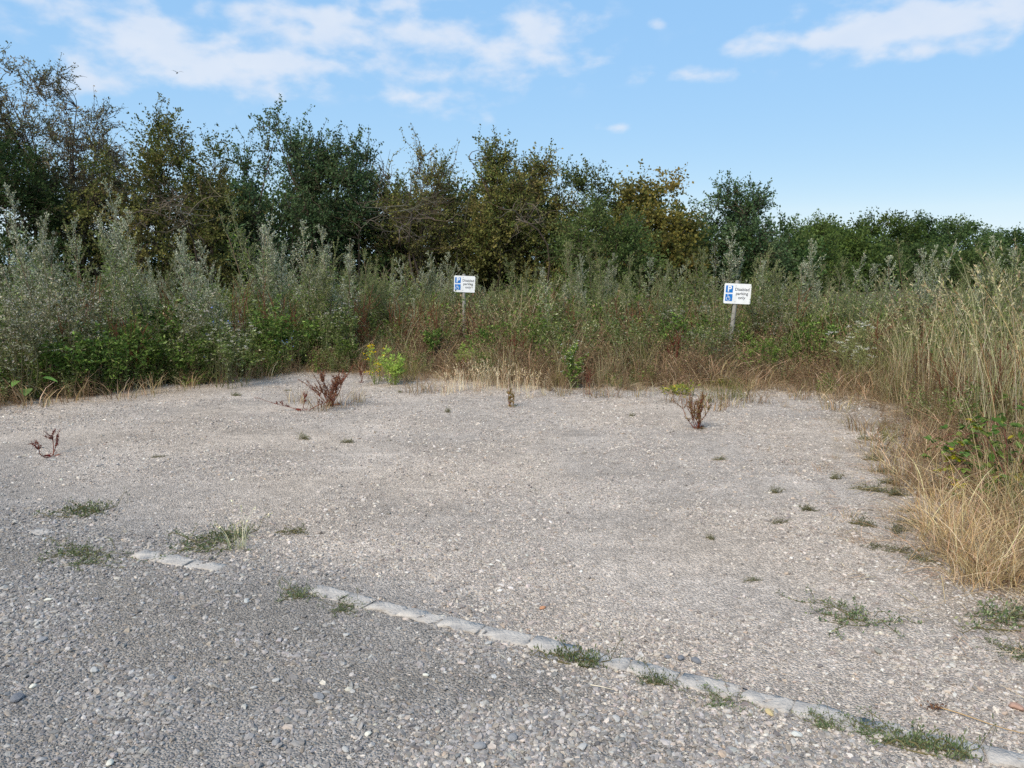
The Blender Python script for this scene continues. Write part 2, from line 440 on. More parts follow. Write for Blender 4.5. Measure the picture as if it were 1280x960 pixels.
def make_ground():
    xs = np.arange(-9, 5.2, .05); ys = np.arange(-1.5, 12.2, .05)
    X, Y = np.meshgrid(xs, ys); S = sdist(X, Y)
    Z = hgt(X, Y)
    lo, di = loose(X, Y), dirt(X, Y)
    bay = np.array([.395, .342, .294]); grey = np.array([.232, .213, .196]); brown = np.array([.225, .202, .178]); pink = np.array([.412, .346, .284])
    f = np.clip((fbm(X * .7 + 3, Y * .7 + 8, 3) - .45) / .2, 0, 1)[..., None]
    C = bay * (1 - f * .8) + pink * f * .8
    warm = np.clip((X + 1.0) / 2.2, 0, 1)[..., None]           # lighter stone was laid towards the right
    C = C * (1 - lo[..., None]) + (grey * (1 - warm) + np.array([.305, .28, .255]) * warm) * lo[..., None]
    C = C * (1 + .26 * (fbm(X * 1.5 + 70, Y * 2.6 + 3, 4) - .5) * 2)[..., None]        # compacted and loose patches
    C = C * (1 - di[..., None]) + brown * di[..., None]
    soil = np.array([.24, .185, .125]); e = np.clip((S + .45 + (fbm(X * 2.1, Y * 2.1) - .5) * 1.3) / .8, 0, 1)[..., None]
    C = C * (1 - e) + soil * e
    idx = np.arange(X.size).reshape(X.shape)
    F = np.stack([idx[:-1, :-1], idx[:-1, 1:], idx[1:, 1:], idx[1:, :-1]], -1).reshape(-1, 4)
    keep = (S[:-1, :-1] < .6).ravel()
    mb = MB(); mb.raw(np.stack([X, Y, Z], -1).reshape(-1, 3), F[keep], C.reshape(-1, 3))
    o = mb.build("gravel_car_park", mat_gravel(), smooth=True)
    tag(o, kind="structure")
    # earth sheet to the horizon
    r = np.concatenate([[-1800, -600, -150, -40], np.arange(-20, 41, 2.5), [60, 150, 600, 1800]])
    X, Y = np.meshgrid(r, r + 10); Z = np.full(X.shape, -.045) + np.where(np.hypot(X, Y) > 100, -.2, 0)
    idx = np.arange(X.size).reshape(X.shape)
    F = np.stack([idx[:-1, :-1], idx[:-1, 1:], idx[1:, 1:], idx[1:, :-1]], -1).reshape(-1, 4)
    mb = MB(); mb.raw(np.stack([X, Y, Z], -1).reshape(-1, 3), F, (.1, .09, .05))
    o = mb.build("ground", mat_plain("earth", (.12, .095, .06), .95, spec=.1, noise=(1.5, (.07, .075, .03), .4, .6), bump=(14, .6, .05)))
    tag(o, kind="structure")
make_ground()

def pebble_mesh(seed, name, mat, flat=.6, sub=1, rough=.16):
    import bmesh
    rng = np.random.default_rng(seed)
    bm = bmesh.new(); bmesh.ops.create_icosphere(bm, subdivisions=sub, radius=.5)
    ax = unit(rng.normal(size=(7, 3))); off = rng.uniform(.30, .44, 7)
    for v in bm.verts:
        p = np.array(v.co)
        for a, o in zip(ax, off):                      # chop flat faces off, as on crushed stone
            d = p @ a
            if d > o: p = p - a * (d - o)
        p = p * (1 + rough * rng.normal() * .35); p[2] *= flat; v.co = p
    me = bpy.data.meshes.new(name); bm.to_mesh(me); bm.free(); me.materials.append(mat)
    return me

M_STONE = mat_stone()
def make_gravel():
    rng = np.random.default_rng(3)
    protos = [pebble_mesh(k, "stone_chip", M_STONE, .5 + .06 * (k % 4)) for k in range(8)]
    n = 1500000
    # more points where it is near: sample depth by density
    y = 1.3 + 10.2 * rng.random(n) ** 2.0; hw = .78 * y + .9
    x = rng.uniform(-1, 1, n) * hw
    S = sdist(x, y); lo, di = loose(x, y), dirt(x, y)
    pat = fbm(x * 1.7 + 60, y * 1.7, 4)
    pr = (.24 + .24 * (pat - .5) * 4) * (1 - lo) + lo * (.75 * np.clip((pat - .33) * 5, .15, 1))
    pr = np.clip(pr, .04, 1) * (1 - .8 * di)
    pr = np.where(kerb_gap(x, y) < .046 + .016 * vnoise(x * 9, y * 9), 0.06, pr)
    keep = (rng.random(n) < pr) & (S < .25)
    x, y, lo = x[keep], y[keep], lo[keep]; n = len(x)
    s = np.exp(rng.normal(0, .52, n)) * (.0072 + .0020 * lo) * np.interp(y, [2, 6, 11], [1, 1.2, 1.5])
    s = np.minimum(s, .032)
    z = hgt(x, y) + s * .03
    rot = np.stack([rng.normal(0, .35, n), rng.normal(0, .35, n), rng.uniform(0, 6.28, n)], -1)
    scl = s[:, None] * np.stack([rng.uniform(.9, 1.7, n), rng.uniform(.7, 1.1, n), rng.uniform(.7, 1.2, n)], -1)
    grey = palette([((.24, .224, .212), 5), ((.165, .155, .148), 3), ((.32, .30, .28), 2), ((.25, .215, .18), 1.2), ((.40, .39, .37), .15)], n, rng, .15, .012)
    bay = palette([((.385, .336, .292), 5), ((.225, .198, .178), 4.5), ((.45, .405, .355), 2), ((.34, .27, .21), .5), ((.50, .47, .43), .2)], n, rng, .13, .015)
    icol = np.where((rng.random(n) < lo * (1 - .45 * np.clip((x + 1.0) / 2.2, 0, 1)))[:, None], grey, bay)
    scatter("gravel", protos, np.stack([x, y, z], -1), rot, scl, rng.integers(0, 8, n), icol, "grey and beige crushed stone strewn over the car park", "gravel")
make_gravel()

# loose stones one can pick out
M_ROCK = {}
def rock_mat(rgb):
    k = tuple(rgb)
    if k not in M_ROCK:
        M_ROCK[k] = mat_plain("rock_%d" % len(M_ROCK), rgb, .85, spec=.2, noise=(45, tuple(c * .7 for c in rgb), .4, .7), bump=(120, .4, .004))
    return M_ROCK[k]
def stone(px, py, size, rgb, label, k, group=None, flat=.6):
    x, y = ground(px, py)
    me = pebble_mesh(100 + k, "loose_stone", rock_mat(rgb), flat, 2, .1)
    o = link("loose_stone", me); o.scale = (size, size * .72, size * .7)
    o.location = (x, y, float(hgt(x, y)) + size * .16); o.rotation_euler = (.1 * (k % 3 - 1), .08 * (k % 5 - 2), k * 1.3)
    tag(o, label, "stone", group)
SG = "pale stones on the loose chippings"
WHITE, PALE, GREY, SLATE = (.62, .60, .52), (.42, .41, .39), (.26, .26, .265), (.17, .175, .19)
k = 0
for px, py, s, c in [(60, 748, .04, WHITE), (42, 857, .036, WHITE), (178, 753, .028, PALE), (232, 718, .03, PALE), (118, 838, .045, PALE), (345, 851, .034, PALE),
                     (370, 786, .03, PALE), (532, 845, .03, WHITE), (460, 919, .03, WHITE), (432, 939, .032, PALE), (610, 806, .036, PALE), (138, 957, .034, WHITE),
                     (433, 793, .036, PALE), (640, 925, .05, GREY), (585, 953, .03, WHITE), (728, 936, .04, PALE), (770, 899, .04, PALE), (317, 860, .028, PALE)]:
    stone(px, py, s, c, "pale stone on the loose grey chippings of the lane", k, SG); k += 1
for px, py, s, c in [(22, 873, .062, SLATE), (398, 872, .05, GREY), (52, 800, .05, GREY), (214, 848, .042, GREY), (600, 935, .05, GREY), (345, 930, .04, GREY)]:
    stone(px, py, s, c, "dark grey stone lying among the lane's loose chippings", k, "dark stones on the loose chippings"); k += 1
for px, py, s, c in [(835, 822, .036, SLATE), (851, 824, .04, SLATE), (870, 827, .046, SLATE)]:
    stone(px, py, s, c, "dark lump of stone against the upper side of the edging blocks", k, "dark lumps beside the edging", .8); k += 1
stone(678, 761, .036, (.48, .24, .13), "orange stone lying alone above the edging blocks", k, None, .5); k += 1
stone(962, 892, .042, (.50, .40, .22), "yellowish stone beside a weed patch below the edging", k); k += 1
stone(996, 920, .042, (.58, .57, .52), "smooth white oval stone below the edging blocks", k); k += 1
stone(1098, 816, .048, (.26, .245, .21), "rounded grey-brown stone alone below the straw heap", k, None, .8); k += 1
stone(1270, 886, .055, (.40, .25, .19), "reddish stone near the dry seed stalk", k, None, .7); k += 1
stone(1039, 791, .026, (.7, .68, .6), "small white stone at the edge of a flat weed patch", k); k += 1

# edging blocks
def block_mesh(l, w, h, seed):
    """a worn concrete block lying along x, top at z = 0"""
    rng = np.random.default_rng(seed); nx, ny = 9, 5
    xs = np.array([-.5, -.47, -.36, -.18, 0, .18, .36, .47, .5]) * l; ys = np.array([-.5, -.43, 0, .43, .5]) * w
    X, Y = np.meshgrid(xs, ys, indexing='ij')
    ex = np.clip((l / 2 - np.abs(X)) / (l * .03), 0, 1); ey = np.clip((w / 2 - np.abs(Y)) / (w * .07), 0, 1)
    Z = -.004 * (1 - np.minimum(ex, ey).clip(0, 1) ** .5) + rng.normal(0, .0022, X.shape) - .009 * (rng.random(X.shape) < .07)
    edge = (np.minimum(ex, ey) < .01)
    X = X + edge * rng.normal(0, .006, X.shape); Y = Y + edge * rng.normal(0, .007, X.shape)
    V = np.stack([X, Y, Z], -1).reshape(-1, 3); n = len(V)
    idx = np.arange(n).reshape(nx, ny)
    F = np.stack([idx[:-1, :-1], idx[1:, :-1], idx[1:, 1:], idx[:-1, 1:]], -1).reshape(-1, 4)
    ring = np.concatenate([idx[:-1, 0], idx[-1, :-1], idx[:0:-1, -1], idx[0, :0:-1]])
    low = V[ring] * [1.01, 1.01, 0] + [0, 0, -h]
    m = len(ring); j = np.arange(m); jn = (j + 1) % m
    F2 = np.stack([ring[j], n + j, n + jn, ring[jn]], -1)
    return np.concatenate([V, low]), np.concatenate([F, F2])
M_BLOCK = mat_plain("edging_concrete", (.47, .43, .385), .92, spec=.12, noise=(13, (.27, .255, .24), .38, .68), bump=(75, .9, .010))
def kerb(name, label, pix, w, sink):
    pts = [ground(*p) for p in pix]
    x0, y0 = pts[0]
    root = empty(name, (x0, y0, 0)); tag(root, label, "edging")
    for k in range(len(pts) - 1):
        a, b = np.array(pts[k]), np.array(pts[k + 1]); d = b - a; l = np.linalg.norm(d)
        mb = MB(); V, F = block_mesh(l - .003, w * (1 + .08 * math.sin(k * 2.3)), .07, 50 + k + len(pts) * 7); mb.raw(V, F, (.4, .4, .4))
        o = mb.build("block", M_BLOCK, root)
        c = (a + b) / 2
        o.location = (c[0] - x0, c[1] - y0, float(hgt(*c)) + sink[k % len(sink)])
        o.rotation_euler = (.015 * math.sin(k * 3.1), .008 * math.cos(k * 2.2), math.atan2(d[1], d[0]))
kerb("edging_kerb", "long row of pale concrete edging blocks set flush in gravel",
     KERB_PIX,
     .098, (.007, .006, .008, .006))
kerb("edging_kerb", "short half-buried run of edging blocks between two green weed mats", KERB_PIX2, .105, (.007, .009, .005))
kerb("edging_kerb", "single pale edging block almost buried beside the weed mat", [(38, 662), (62, 667)], .08, (.004,))

# ------------------------------------------------------------------ the two signs
M_WHITE = mat_plain("sign_white", (.78, .79, .80), .4, noise=(7, (.60, .61, .58), .48, .85))
M_BLUE = mat_plain("sign_blue", (.012, .16, .50), .35)
M_INK = mat_plain("sign_ink", (.05, .05, .06), .5)
M_POST = mat_plain("post_grey", (.30, .285, .25), .75, spec=.3, noise=(25, (.20, .19, .165), .35, .7), bump=(60, .3, .003))
M_METAL = mat_plain("bolt_metal", (.45, .45, .45), .4, metal=.9)

def slab(w, h, t, r, x=0, z=0, seg=5):
    """rounded rectangle in the xz plane, front at y=-t/2"""
    pts = []
    for cx, cz, a0 in ((w / 2 - r, h / 2 - r, 0), (-w / 2 + r, h / 2 - r, 90), (-w / 2 + r, -h / 2 + r, 180), (w / 2 - r, -h / 2 + r, 270)):
        for k in range(seg):
            a = math.radians(a0 + 90 * k / (seg - 1)); pts.append((x + cx + r * math.cos(a), z + cz + r * math.sin(a)))
    return prism(pts, t)
def prism(pts, t):
    import bmesh
    bm = bmesh.new()
    f = [bm.verts.new((p[0], -t / 2, p[1])) for p in pts]; b = [bm.verts.new((p[0], t / 2, p[1])) for p in pts]
    bm.faces.new(f); bm.faces.new(b[::-1])
    for i in range(len(pts)):
        j = (i + 1) % len(pts); bm.faces.new((f[j], f[i], b[i], b[j]))
    bmesh.ops.recalc_face_normals(bm, faces=bm.faces)
    return bm
def bm_obj(name, bm, mat, parent, loc=(0, 0, 0)):
    me = bpy.data.meshes.new(name); bm.to_mesh(me); bm.free(); me.materials.append(mat)
    o = link(name, me, parent); o.location = loc
    return o
def text_obj(name, s, size, mat, parent, loc, ext=.0006, bold=0.0, align='CENTER'):
    cu = bpy.data.curves.new(name, 'FONT'); cu.body = s; cu.size = size; cu.align_x = align; cu.align_y = 'CENTER'
    cu.extrude = ext; cu.offset = bold; cu.resolution_u = 4
    tmp = bpy.data.objects.new(name + "_tmp", cu); COL.objects.link(tmp)
    dg = bpy.context.evaluated_depsgraph_get()
    me = bpy.data.meshes.new_from_object(tmp.evaluated_get(dg))
    bpy.data.objects.remove(tmp); me.name = name; me.materials.clear(); me.materials.append(mat)
    o = link(name, me, parent); o.location = loc; o.rotation_euler = (math.pi / 2, 0, 0)
    return o
def tube_curve(pts, r, sides=8):
    mb = MB(); P = np.array([pts], float); mb.tubes(P, np.full((1, len(pts)), r), sides, (.8, .8, .8)); return mb

def make_sign(label, loc, lean, panel_roll, panel_z, yaw, post_h, pw=.41, ph=.31):
    root = empty("parking_sign", loc, yaw); tag(root, label, "sign", )
    root.rotation_euler = (0, lean, yaw)
    mb = MB(); zz = np.linspace(-.05, post_h, 6)
    mb.tubes(np.stack([np.zeros(6), np.zeros(6), zz], -1)[None], np.full((1, 6), .033), 14, (.3, .3, .3))
    th = np.linspace(0, 2 * np.pi, 15)[:-1]; cap = np.stack([.033 * np.cos(th), .033 * np.sin(th), np.full(14, post_h)], -1)
    mb.quads(np.array([[cap[i], cap[(i + 1) % 14], (0, 0, post_h + .008), (0, 0, post_h + .008)] for i in range(14)]), (.3, .3, .3))
    mb.build("post", M_POST, root, True)
    panel = bm_obj("panel", slab(pw, ph, .004, .022), M_WHITE, root, (.012, -.038, panel_z)); panel.rotation_euler = (0, panel_roll, 0)
    sq = .108
    for z, nm in ((.068, "parking_symbol"), (-.062, "wheelchair_symbol")):
        q = bm_obj(nm, slab(sq, sq, .0016, .006), M_BLUE, panel, (-.128, -.003, z))
        if nm == "parking_symbol":
            t = text_obj("letter", "P", .125, M_WHITE, panel, (-.126, -.0048, z), .0006, .0035)
        else:
            # wheelchair figure: head, back, seat, leg, wheel arc
            mb = MB(); y0 = 0
            def poly(pts, r):
                p = np.array([[(a, 0, b) for a, b in pts]], float); mb.tubes(p * [1, 1, 1], np.full((1, len(pts)), r), 6, (.8, .8, .8))
            poly([(-.014, .026), (-.012, -.006), (.016, -.006), (.026, -.034), (.036, -.032)], .0052)
            poly([(-.014, .011), (.012, .011)], .0042)
            a = np.radians(np.linspace(130, 335, 14)); poly([(-.006 + .031 * math.cos(t), -.016 + .029 * math.sin(t)) for t in a], .0042)
            a = np.radians(np.linspace(0, 360, 9)); poly([(-.015 + .0045 * math.cos(t), .038 + .0045 * math.sin(t)) for t in a], .0055)
            V = np.concatenate(mb.V); mb.V = [V * [1, .12, 1]]; mb.C = [np.concatenate(mb.C)]; mb.F = [np.concatenate(mb.F)]
            o = mb.build("figure", M_WHITE, panel); o.location = (-.128, -.0052, z)
    for s, z in (("Disabled", .066), ("parking", .003), ("only", -.060)):
        text_obj("lettering", s, .064, M_INK, panel, (.068, -.0030, z), .0006, .0006)
    for z in (.09, -.09):
        mb = MB(); mb.tubes(np.array([[(0, -.002, 0), (0, -.0055, 0)]], float), np.array([[.006, .006]]), 8, (.4, .4, .4)); 
        o = mb.build("bolt", M_METAL, panel); o.location = (-.03, 0, z * 1.35)
        bm = slab(.09, .022, .010, .004); bm_obj("clip", bm, M_METAL, root, (.004, -.031, panel_z + z))
    return root

sx, sy, sz = at(920, 367, 12.0)
lean = math.radians(4.0)
make_sign("white disabled parking sign on a leaning grey post in brown grass", (sx - sz * math.tan(lean), sy, 0), lean, math.radians(-1.6), sz / math.cos(lean) , math.radians(-3), sz + .20)
sx, sy, sz = at(579.3, 355, 14.8)
make_sign("white disabled parking sign on an upright post deep in weeds", (sx, sy, 0), math.radians(.4), math.radians(2.2), sz, math.radians(5), sz + .185, .40, .31)

# ------------------------------------------------------------------ trees
def polyline(A, B, K, rng, wob=.12, sag=0.0):
    """curved lines from A to B (N,3) with K points"""
    t = np.linspace(0, 1, K)[None, :, None]; d = np.linalg.norm(B - A, axis=1)[:, None, None]
    P = A[:, None] * (1 - t) + B[:, None] * t
    w = rng.normal(size=(len(A), 1, 3)) * wob * d; w2 = rng.normal(size=(len(A), 1, 3)) * wob * .5 * d
    P = P + w * np.sin(np.pi * t) + w2 * np.sin(2 * np.pi * t)
    P[..., 2] += (sag * d * np.sin(np.pi * t))[..., 0]
    return P

def tree(name, label, px, ytop, dist, width, pal, clumps=120, twigs=12, nleaf=13, leaf=(.055, .032), seed=1, stems=4, shoots=26, shoot_len=.9,
         low=.06, fill=.7, bark=(.075, .062, .045), twig_frac=.35, twig_len=(.35, .8), depth=None, cat="tree", group=None, top=.42, notch=.35, bare=0, leafdens=1.0):
    rng = np.random.default_rng(seed)
    if dist < 31: leaf = (leaf[0] * 1.15, leaf[1] * 1.22); nleaf = int(nleaf * 1.7)
    x0, y0, h = at(px, ytop, dist); h = max(h, .8)
    rx = width / 2; ry = (depth or width) / 2
    ht = h - shoot_len * .75
    root = empty(name, (x0, y0, -.04)); tag(root, label, cat, group)
    # crown volume: lobes round a few limb ends, uneven outline
    nl = max(4, int(clumps / 16)); lobes = np.stack([rng.uniform(-1, 1, nl) * rx * .75, rng.uniform(-1, 1, nl) * ry * .75, rng.uniform(low + .1, .9, nl) * ht], -1)
    lobes[0] = (0, 0, ht * .88)
    u = unit(rng.normal(size=(clumps * 6, 3))) * rng.random((clumps * 6, 1)) ** (1 / (2 + fill))
    C = u * [rx, ry, ht * (1 - low) * .5] + [0, 0, ht * (1 + low) * .5]
    zz = C[:, 2] / ht                                   # narrower towards the top
    C[:, :2] *= (1 - top * np.clip(zz - .45, 0, 1) * 1.2)[:, None]
    nrm = fbm(C[:, 0] * 1.1 + seed * 3.3 + C[:, 1] * .6, C[:, 2] * 1.1 + seed * 1.7 + C[:, 1] * .7, 3)
    C = C[nrm > np.quantile(nrm, notch)][:clumps]
    # limbs
    base = np.stack([rng.normal(0, .16, stems), rng.normal(0, .16, stems), np.zeros(stems)], -1)
    tip = np.stack([rng.uniform(-.7, .7, stems) * rx, rng.uniform(-.6, .6, stems) * ry, ht * rng.uniform(.62, .95, stems)], -1)
    K = 9; stem = polyline(base, tip, K, rng, .07)
    mb = MB(); rr = np.linspace(1, .12, K)[None] * (h * .009 + .015) * rng.uniform(.7, 1.2, (stems, 1))
    mb.tubes(stem, rr, 7, palette([(bark, 1)], stems, rng, .12)); mb.build("trunk", M_BARK, root, True)
    # branches to each clump
    S = stem.reshape(-1, 3)
    ok = S[:, 2] > ht * .1; S = S[ok]
    D = np.linalg.norm(S[None] - C[:, None], axis=2) + np.maximum(0, S[None, :, 2] - C[:, None, 2] + .1) * 2.0
    A = S[D.argmin(1)]
    br = polyline(A, C, 6, rng, .10, .05)
    tb = MB(); tb.tubes(br, np.linspace(1, .35, 6)[None] * (.006 + .006 * np.linalg.norm(C - A, axis=1))[:, None].clip(0, .03), 5, palette([(bark, 1)], len(C), rng, .15))
    # twigs and their leaves
    n = len(C); ctr = np.array([0, 0, ht * .5])
    CC = np.repeat(C, twigs, 0); outw = unit((CC - ctr) / [rx, ry, ht * .5])
    td = unit(outw * .55 + rng.normal(size=CC.shape) * .75 + [0, 0, .25]); tl = rng.uniform(*twig_len, len(CC))
    T0 = CC + rng.normal(size=CC.shape) * .06; T1 = T0 + td * tl[:, None]
    # upright shoots breaking the outline
    if shoots:
        o = np.argsort(-(C[:, 2] + rng.normal(0, .12 * ht, n)))[:max(3, int(n * .3))]
        sidx = rng.choice(o, shoots); s0 = C[sidx]; sd = unit(np.stack([rng.normal(0, .38, shoots) + .25 * np.sign(s0[:, 0]) * rng.random(shoots), rng.normal(0, .38, shoots), np.ones(shoots)], -1))
        s1 = s0 + sd * (shoot_len * rng.uniform(.45, 1.15, shoots))[:, None]
    else: s0 = s1 = np.zeros((0, 3))
    P0, P1 = np.concatenate([T0, s0]), np.concatenate([T1, s1])
    tp = polyline(P0, P1, 4, rng, .08)
    isel = rng.random(len(P0)) < twig_frac; isel[len(T0):] = True
    tb.tubes(tp[isel], np.array([[.007, .0055, .004, .002]]) * (1 + dist / 60), 3, palette([(tuple(c * 1.15 for c in bark), 1)], int(isel.sum()), rng, .2))
    tb.build("branches", M_BARK, root)
    nlv = np.full(len(P0), nleaf); nlv[len(T0):] = int(nleaf * 1.7)
    nlv = rng.binomial(nlv, leafdens)
    if bare: nlv[:len(T0)] = np.where(np.repeat(rng.random(n) < bare, twigs), 0, nlv[:len(T0)])
    it = np.repeat(np.arange(len(P0)), nlv); t = rng.uniform(.08, 1.02, len(it))
    k = np.clip((t * 3).astype(int), 0, 2); f = (t * 3 - k)[:, None]
    LP = tp[it, k] * (1 - f) + tp[it, k + 1] * f + rng.normal(size=(len(it), 3)) * leaf[0] * .45
    LD = unit(P1 - P0)[it] * .6 + rng.normal(size=(len(it), 3)) * .75 + [0, 0, .05]
    sc = rng.uniform(.65, 1.3, len(it))
    # whole clumps lean to one of the tree's leaf colours
    cj = palette(pal, n, rng, .18); own = np.repeat(cj, twigs, 0)
    own = np.concatenate([own, palette(pal, len(s0), rng, .15)])[it]
    lc = own * .6 + palette(pal, len(it), rng, .3) * .4
    mb = MB(); mb.leaves(LP, LD, leaf[0] * sc, leaf[1] * sc, lc, rng); mb.build("crown", M_LEAF, root)
    return root

DK = [((.022, .040, .016), 5), ((.036, .058, .022), 3), ((.06, .08, .03), 1)]
DKB = [((.028, .050, .024), 5), ((.048, .075, .034), 3), ((.075, .10, .05), 1)]
OLV = [((.090, .094, .032), 4), ((.135, .125, .046), 3), ((.042, .058, .020), 4), ((.17, .14, .06), 1)]
OLB = [((.078, .084, .028), 4), ((.13, .118, .046), 2), ((.040, .054, .018), 4), ((.13, .10, .05), .5)]
GLD = [((.155, .135, .040), 4), ((.105, .102, .034), 4), ((.052, .062, .022), 4), ((.19, .15, .05), 1)]
BRN = [((.115, .098, .060), 4), ((.085, .082, .045), 3), ((.055, .068, .032), 3)]
MID = [((.036, .056, .018), 4), ((.054, .076, .023), 3), ((.025, .041, .014), 3)]

tree("sparse_tree", "sparse brown-leaved tree with fine bare twigs, tallest of the hedge", 14, 40, 21, 5.0, BRN, 200, 11, 9, (.05, .03), 11, 9, 50, .9, low=.3, twig_frac=1, twig_len=(.3, .7), leafdens=.8, notch=.4, top=.1)
tree("evergreen_bush", "dense dark evergreen bush below the sparse brown tree", 0, 148, 19, 2.6, DK, 90, 14, 14, (.05, .03), 12, 3, 10, .4, low=.02, notch=.2, cat="bush")
tree("sparse_shrub", "thin brownish shrub with open twigs beside the sparse brown tree", 98, 128, 20.5, 2.2, BRN, 60, 10, 9, (.05, .028), 13, 3, 18, .6, low=.15, twig_frac=1, leafdens=.7, notch=.4, cat="bush")
tree("hawthorn_tree", "dense olive-brown hawthorn with tangled dead branches at its foot", 205, 112, 19.5, 4.0, OLB, 150, 13, 14, (.05, .034), 14, 5, 46, .9, low=.05, notch=.25, bare=.06)
tree("hawthorn_tree", "dark green open hawthorn with sky between its leaning limbs", 348, 108, 20.5, 3.3, DKB, 95, 11, 14, (.055, .036), 15, 5, 44, 1.0, low=.12, notch=.5, twig_frac=.7)
tree("hawthorn_tree", "dark green hawthorn narrowing to leafy upright shoots", 428, 130, 20.5, 2.6, DKB, 95, 12, 14, (.055, .036), 16, 4, 34, .9, low=.05, notch=.35, twig_frac=.6)
tree("blackthorn_tree", "half-bare olive-brown blackthorn with pale dead limbs", 512, 150, 20.5, 3.0, OLB, 110, 11, 12, (.05, .03), 17, 5, 46, .9, low=.06, notch=.35, twig_frac=1, bare=.22)
tree("sallow_tree", "loose yellow-olive sallow with small gaps of sky in its crown", 612, 165, 21, 2.8, OLV, 105, 12, 13, (.06, .036), 18, 4, 34, .6, low=.05, notch=.38, twig_frac=.6)
tree("sallow_tree", "olive green sallow with one tall thin shoot above its crown", 668, 172, 21.5, 2.3, OLV, 90, 12, 13, (.06, .036), 19, 4, 22, .9, low=.05, notch=.3, twig_frac=.6)
tree("hawthorn_tree", "mid-green round hawthorn between the olive and golden bushes", 735, 190, 22, 2.8, [((.05, .068, .026), 5), ((.07, .08, .03), 3), ((.10, .095, .035), 1)], 105, 13, 13, (.06, .036), 20, 4, 26, .6, low=.05, notch=.28)
tree("maple_tree", "golden-olive field maple, the yellowest crown of the hedge", 815, 203, 21.5, 2.6, GLD, 105, 13, 14, (.07, .05), 21, 4, 20, .5, low=.08, notch=.25)
tree("sallow_bush", "rounded dark blue-green sallow bush in front of the hedge", 757, 240, 18.5, 2.3, [((.032, .050, .018), 5), ((.052, .074, .027), 3), ((.085, .10, .04), 1)], 80, 16, 14, (.055, .026), 22, 4, 12, .35, low=.02, notch=.15, cat="bush")
tree("hawthorn_tree", "dark green hawthorn with splayed twiggy top at the hedge's end", 922, 208, 25, 3.0, DKB, 90, 12, 14, (.06, .04), 23, 5, 46, .9, low=.05, notch=.35, twig_frac=1)
tree("willow_bush", "pale green willow bush with wind-swept streaming shoots", 1012, 262, 30, 3.4, MID, 80, 13, 13, (.08, .03), 24, 5, 36, .8, low=.03, notch=.25, cat="bush")
# dark lower bushes behind the front row
BG = "low dark bushes filling the foot of the hedge"
LOWB = [(60, 200, 22, 3.6, "sparse brown tree"), (150, 210, 22.5, 3.6, "dense olive-brown hawthorn's left side"), (212, 214, 23.5, 3.6, "dense olive-brown hawthorn"), (285, 215, 22.5, 3.6, "gap between the two big hawthorns"), (345, 228, 24, 3.6, "open hawthorn"),
        (405, 222, 22.5, 3.6, "hawthorn with upright shoots"), (480, 225, 22, 3.4, "half-bare blackthorn's left side"), (530, 240, 23.5, 3.4, "half-bare blackthorn"), (580, 232, 23, 3.4, "yellow-olive sallow"), (660, 238, 23, 3.2, "sallow with the tall thin shoot"),
        (835, 255, 23.5, 3.2, "golden field maple"), (900, 268, 25, 3.4, "last hawthorn's left side"), (965, 275, 26.5, 3.6, "last hawthorn's right side")]
for k, (px, yt, d, w, what) in enumerate(LOWB):
    tree("hedge_bush", "low dark green bush behind the " + what, px, yt, d, w, DK, 70, 12, 7, (.085, .06), 40 + k, 3, 8, .3, low=.0, notch=.08, cat="bush", group=BG, twig_frac=.1)
# far trees on the right
FAR = [(1040, 275, 48, 6.0, MID, "bright green tree edge running on from the willow bush"),
       (1098, 260, 62, 7.5, MID, "rounded mid-green far tree with a domed crown"),
       (1155, 262, 78, 5.0, DK, "small near-black far tree standing behind the domed one"),
       (1200, 270, 66, 7.5, [((.032, .052, .021), 4), ((.044, .068, .026), 3)], "broad green far tree sloping towards the straw grass"),
       (1258, 284, 72, 6.0, DK, "low dark far tree with a thin twiggy top beyond the straw"),
       (1320, 285, 75, 8.0, DK, "far dark tree at the end of the distant tree line")]
for k, (px, yt, d, w, pal, lb) in enumerate(FAR):
    tree("far_tree", lb, px, yt, d, w, pal, 150, 14, 9, (.17, .13), 60 + k, 4, 14, .8, low=.0, notch=.1, twig_frac=.05, twig_len=(.5, 1.2), fill=1, top=.25)
for k, (px, yt, d, w) in enumerate([(1075, 300, 50, 6), (1135, 305, 52, 6), (1195, 308, 54, 6), (1255, 310, 55, 6), (1310, 312, 56, 6), (1005, 300, 45, 5), (945, 305, 40, 5)]):
    tree("field_bush", "green bush below " + ["the domed far tree", "the near-black far tree", "the broad far tree", "the low dark far tree", "the last far tree", "the pale willow", "the hedge's last hawthorn"][k], px, yt, d, w, [((.034, .053, .020), 4), ((.048, .068, .024), 3), ((.027, .042, .017), 2)], 90, 13, 9, (.15, .11), 80 + k, 3, 8, .4, low=.0, notch=.1, twig_frac=.05,
         twig_len=(.4, 1.0), fill=1, cat="bush", group="bushes at the foot of the far trees")

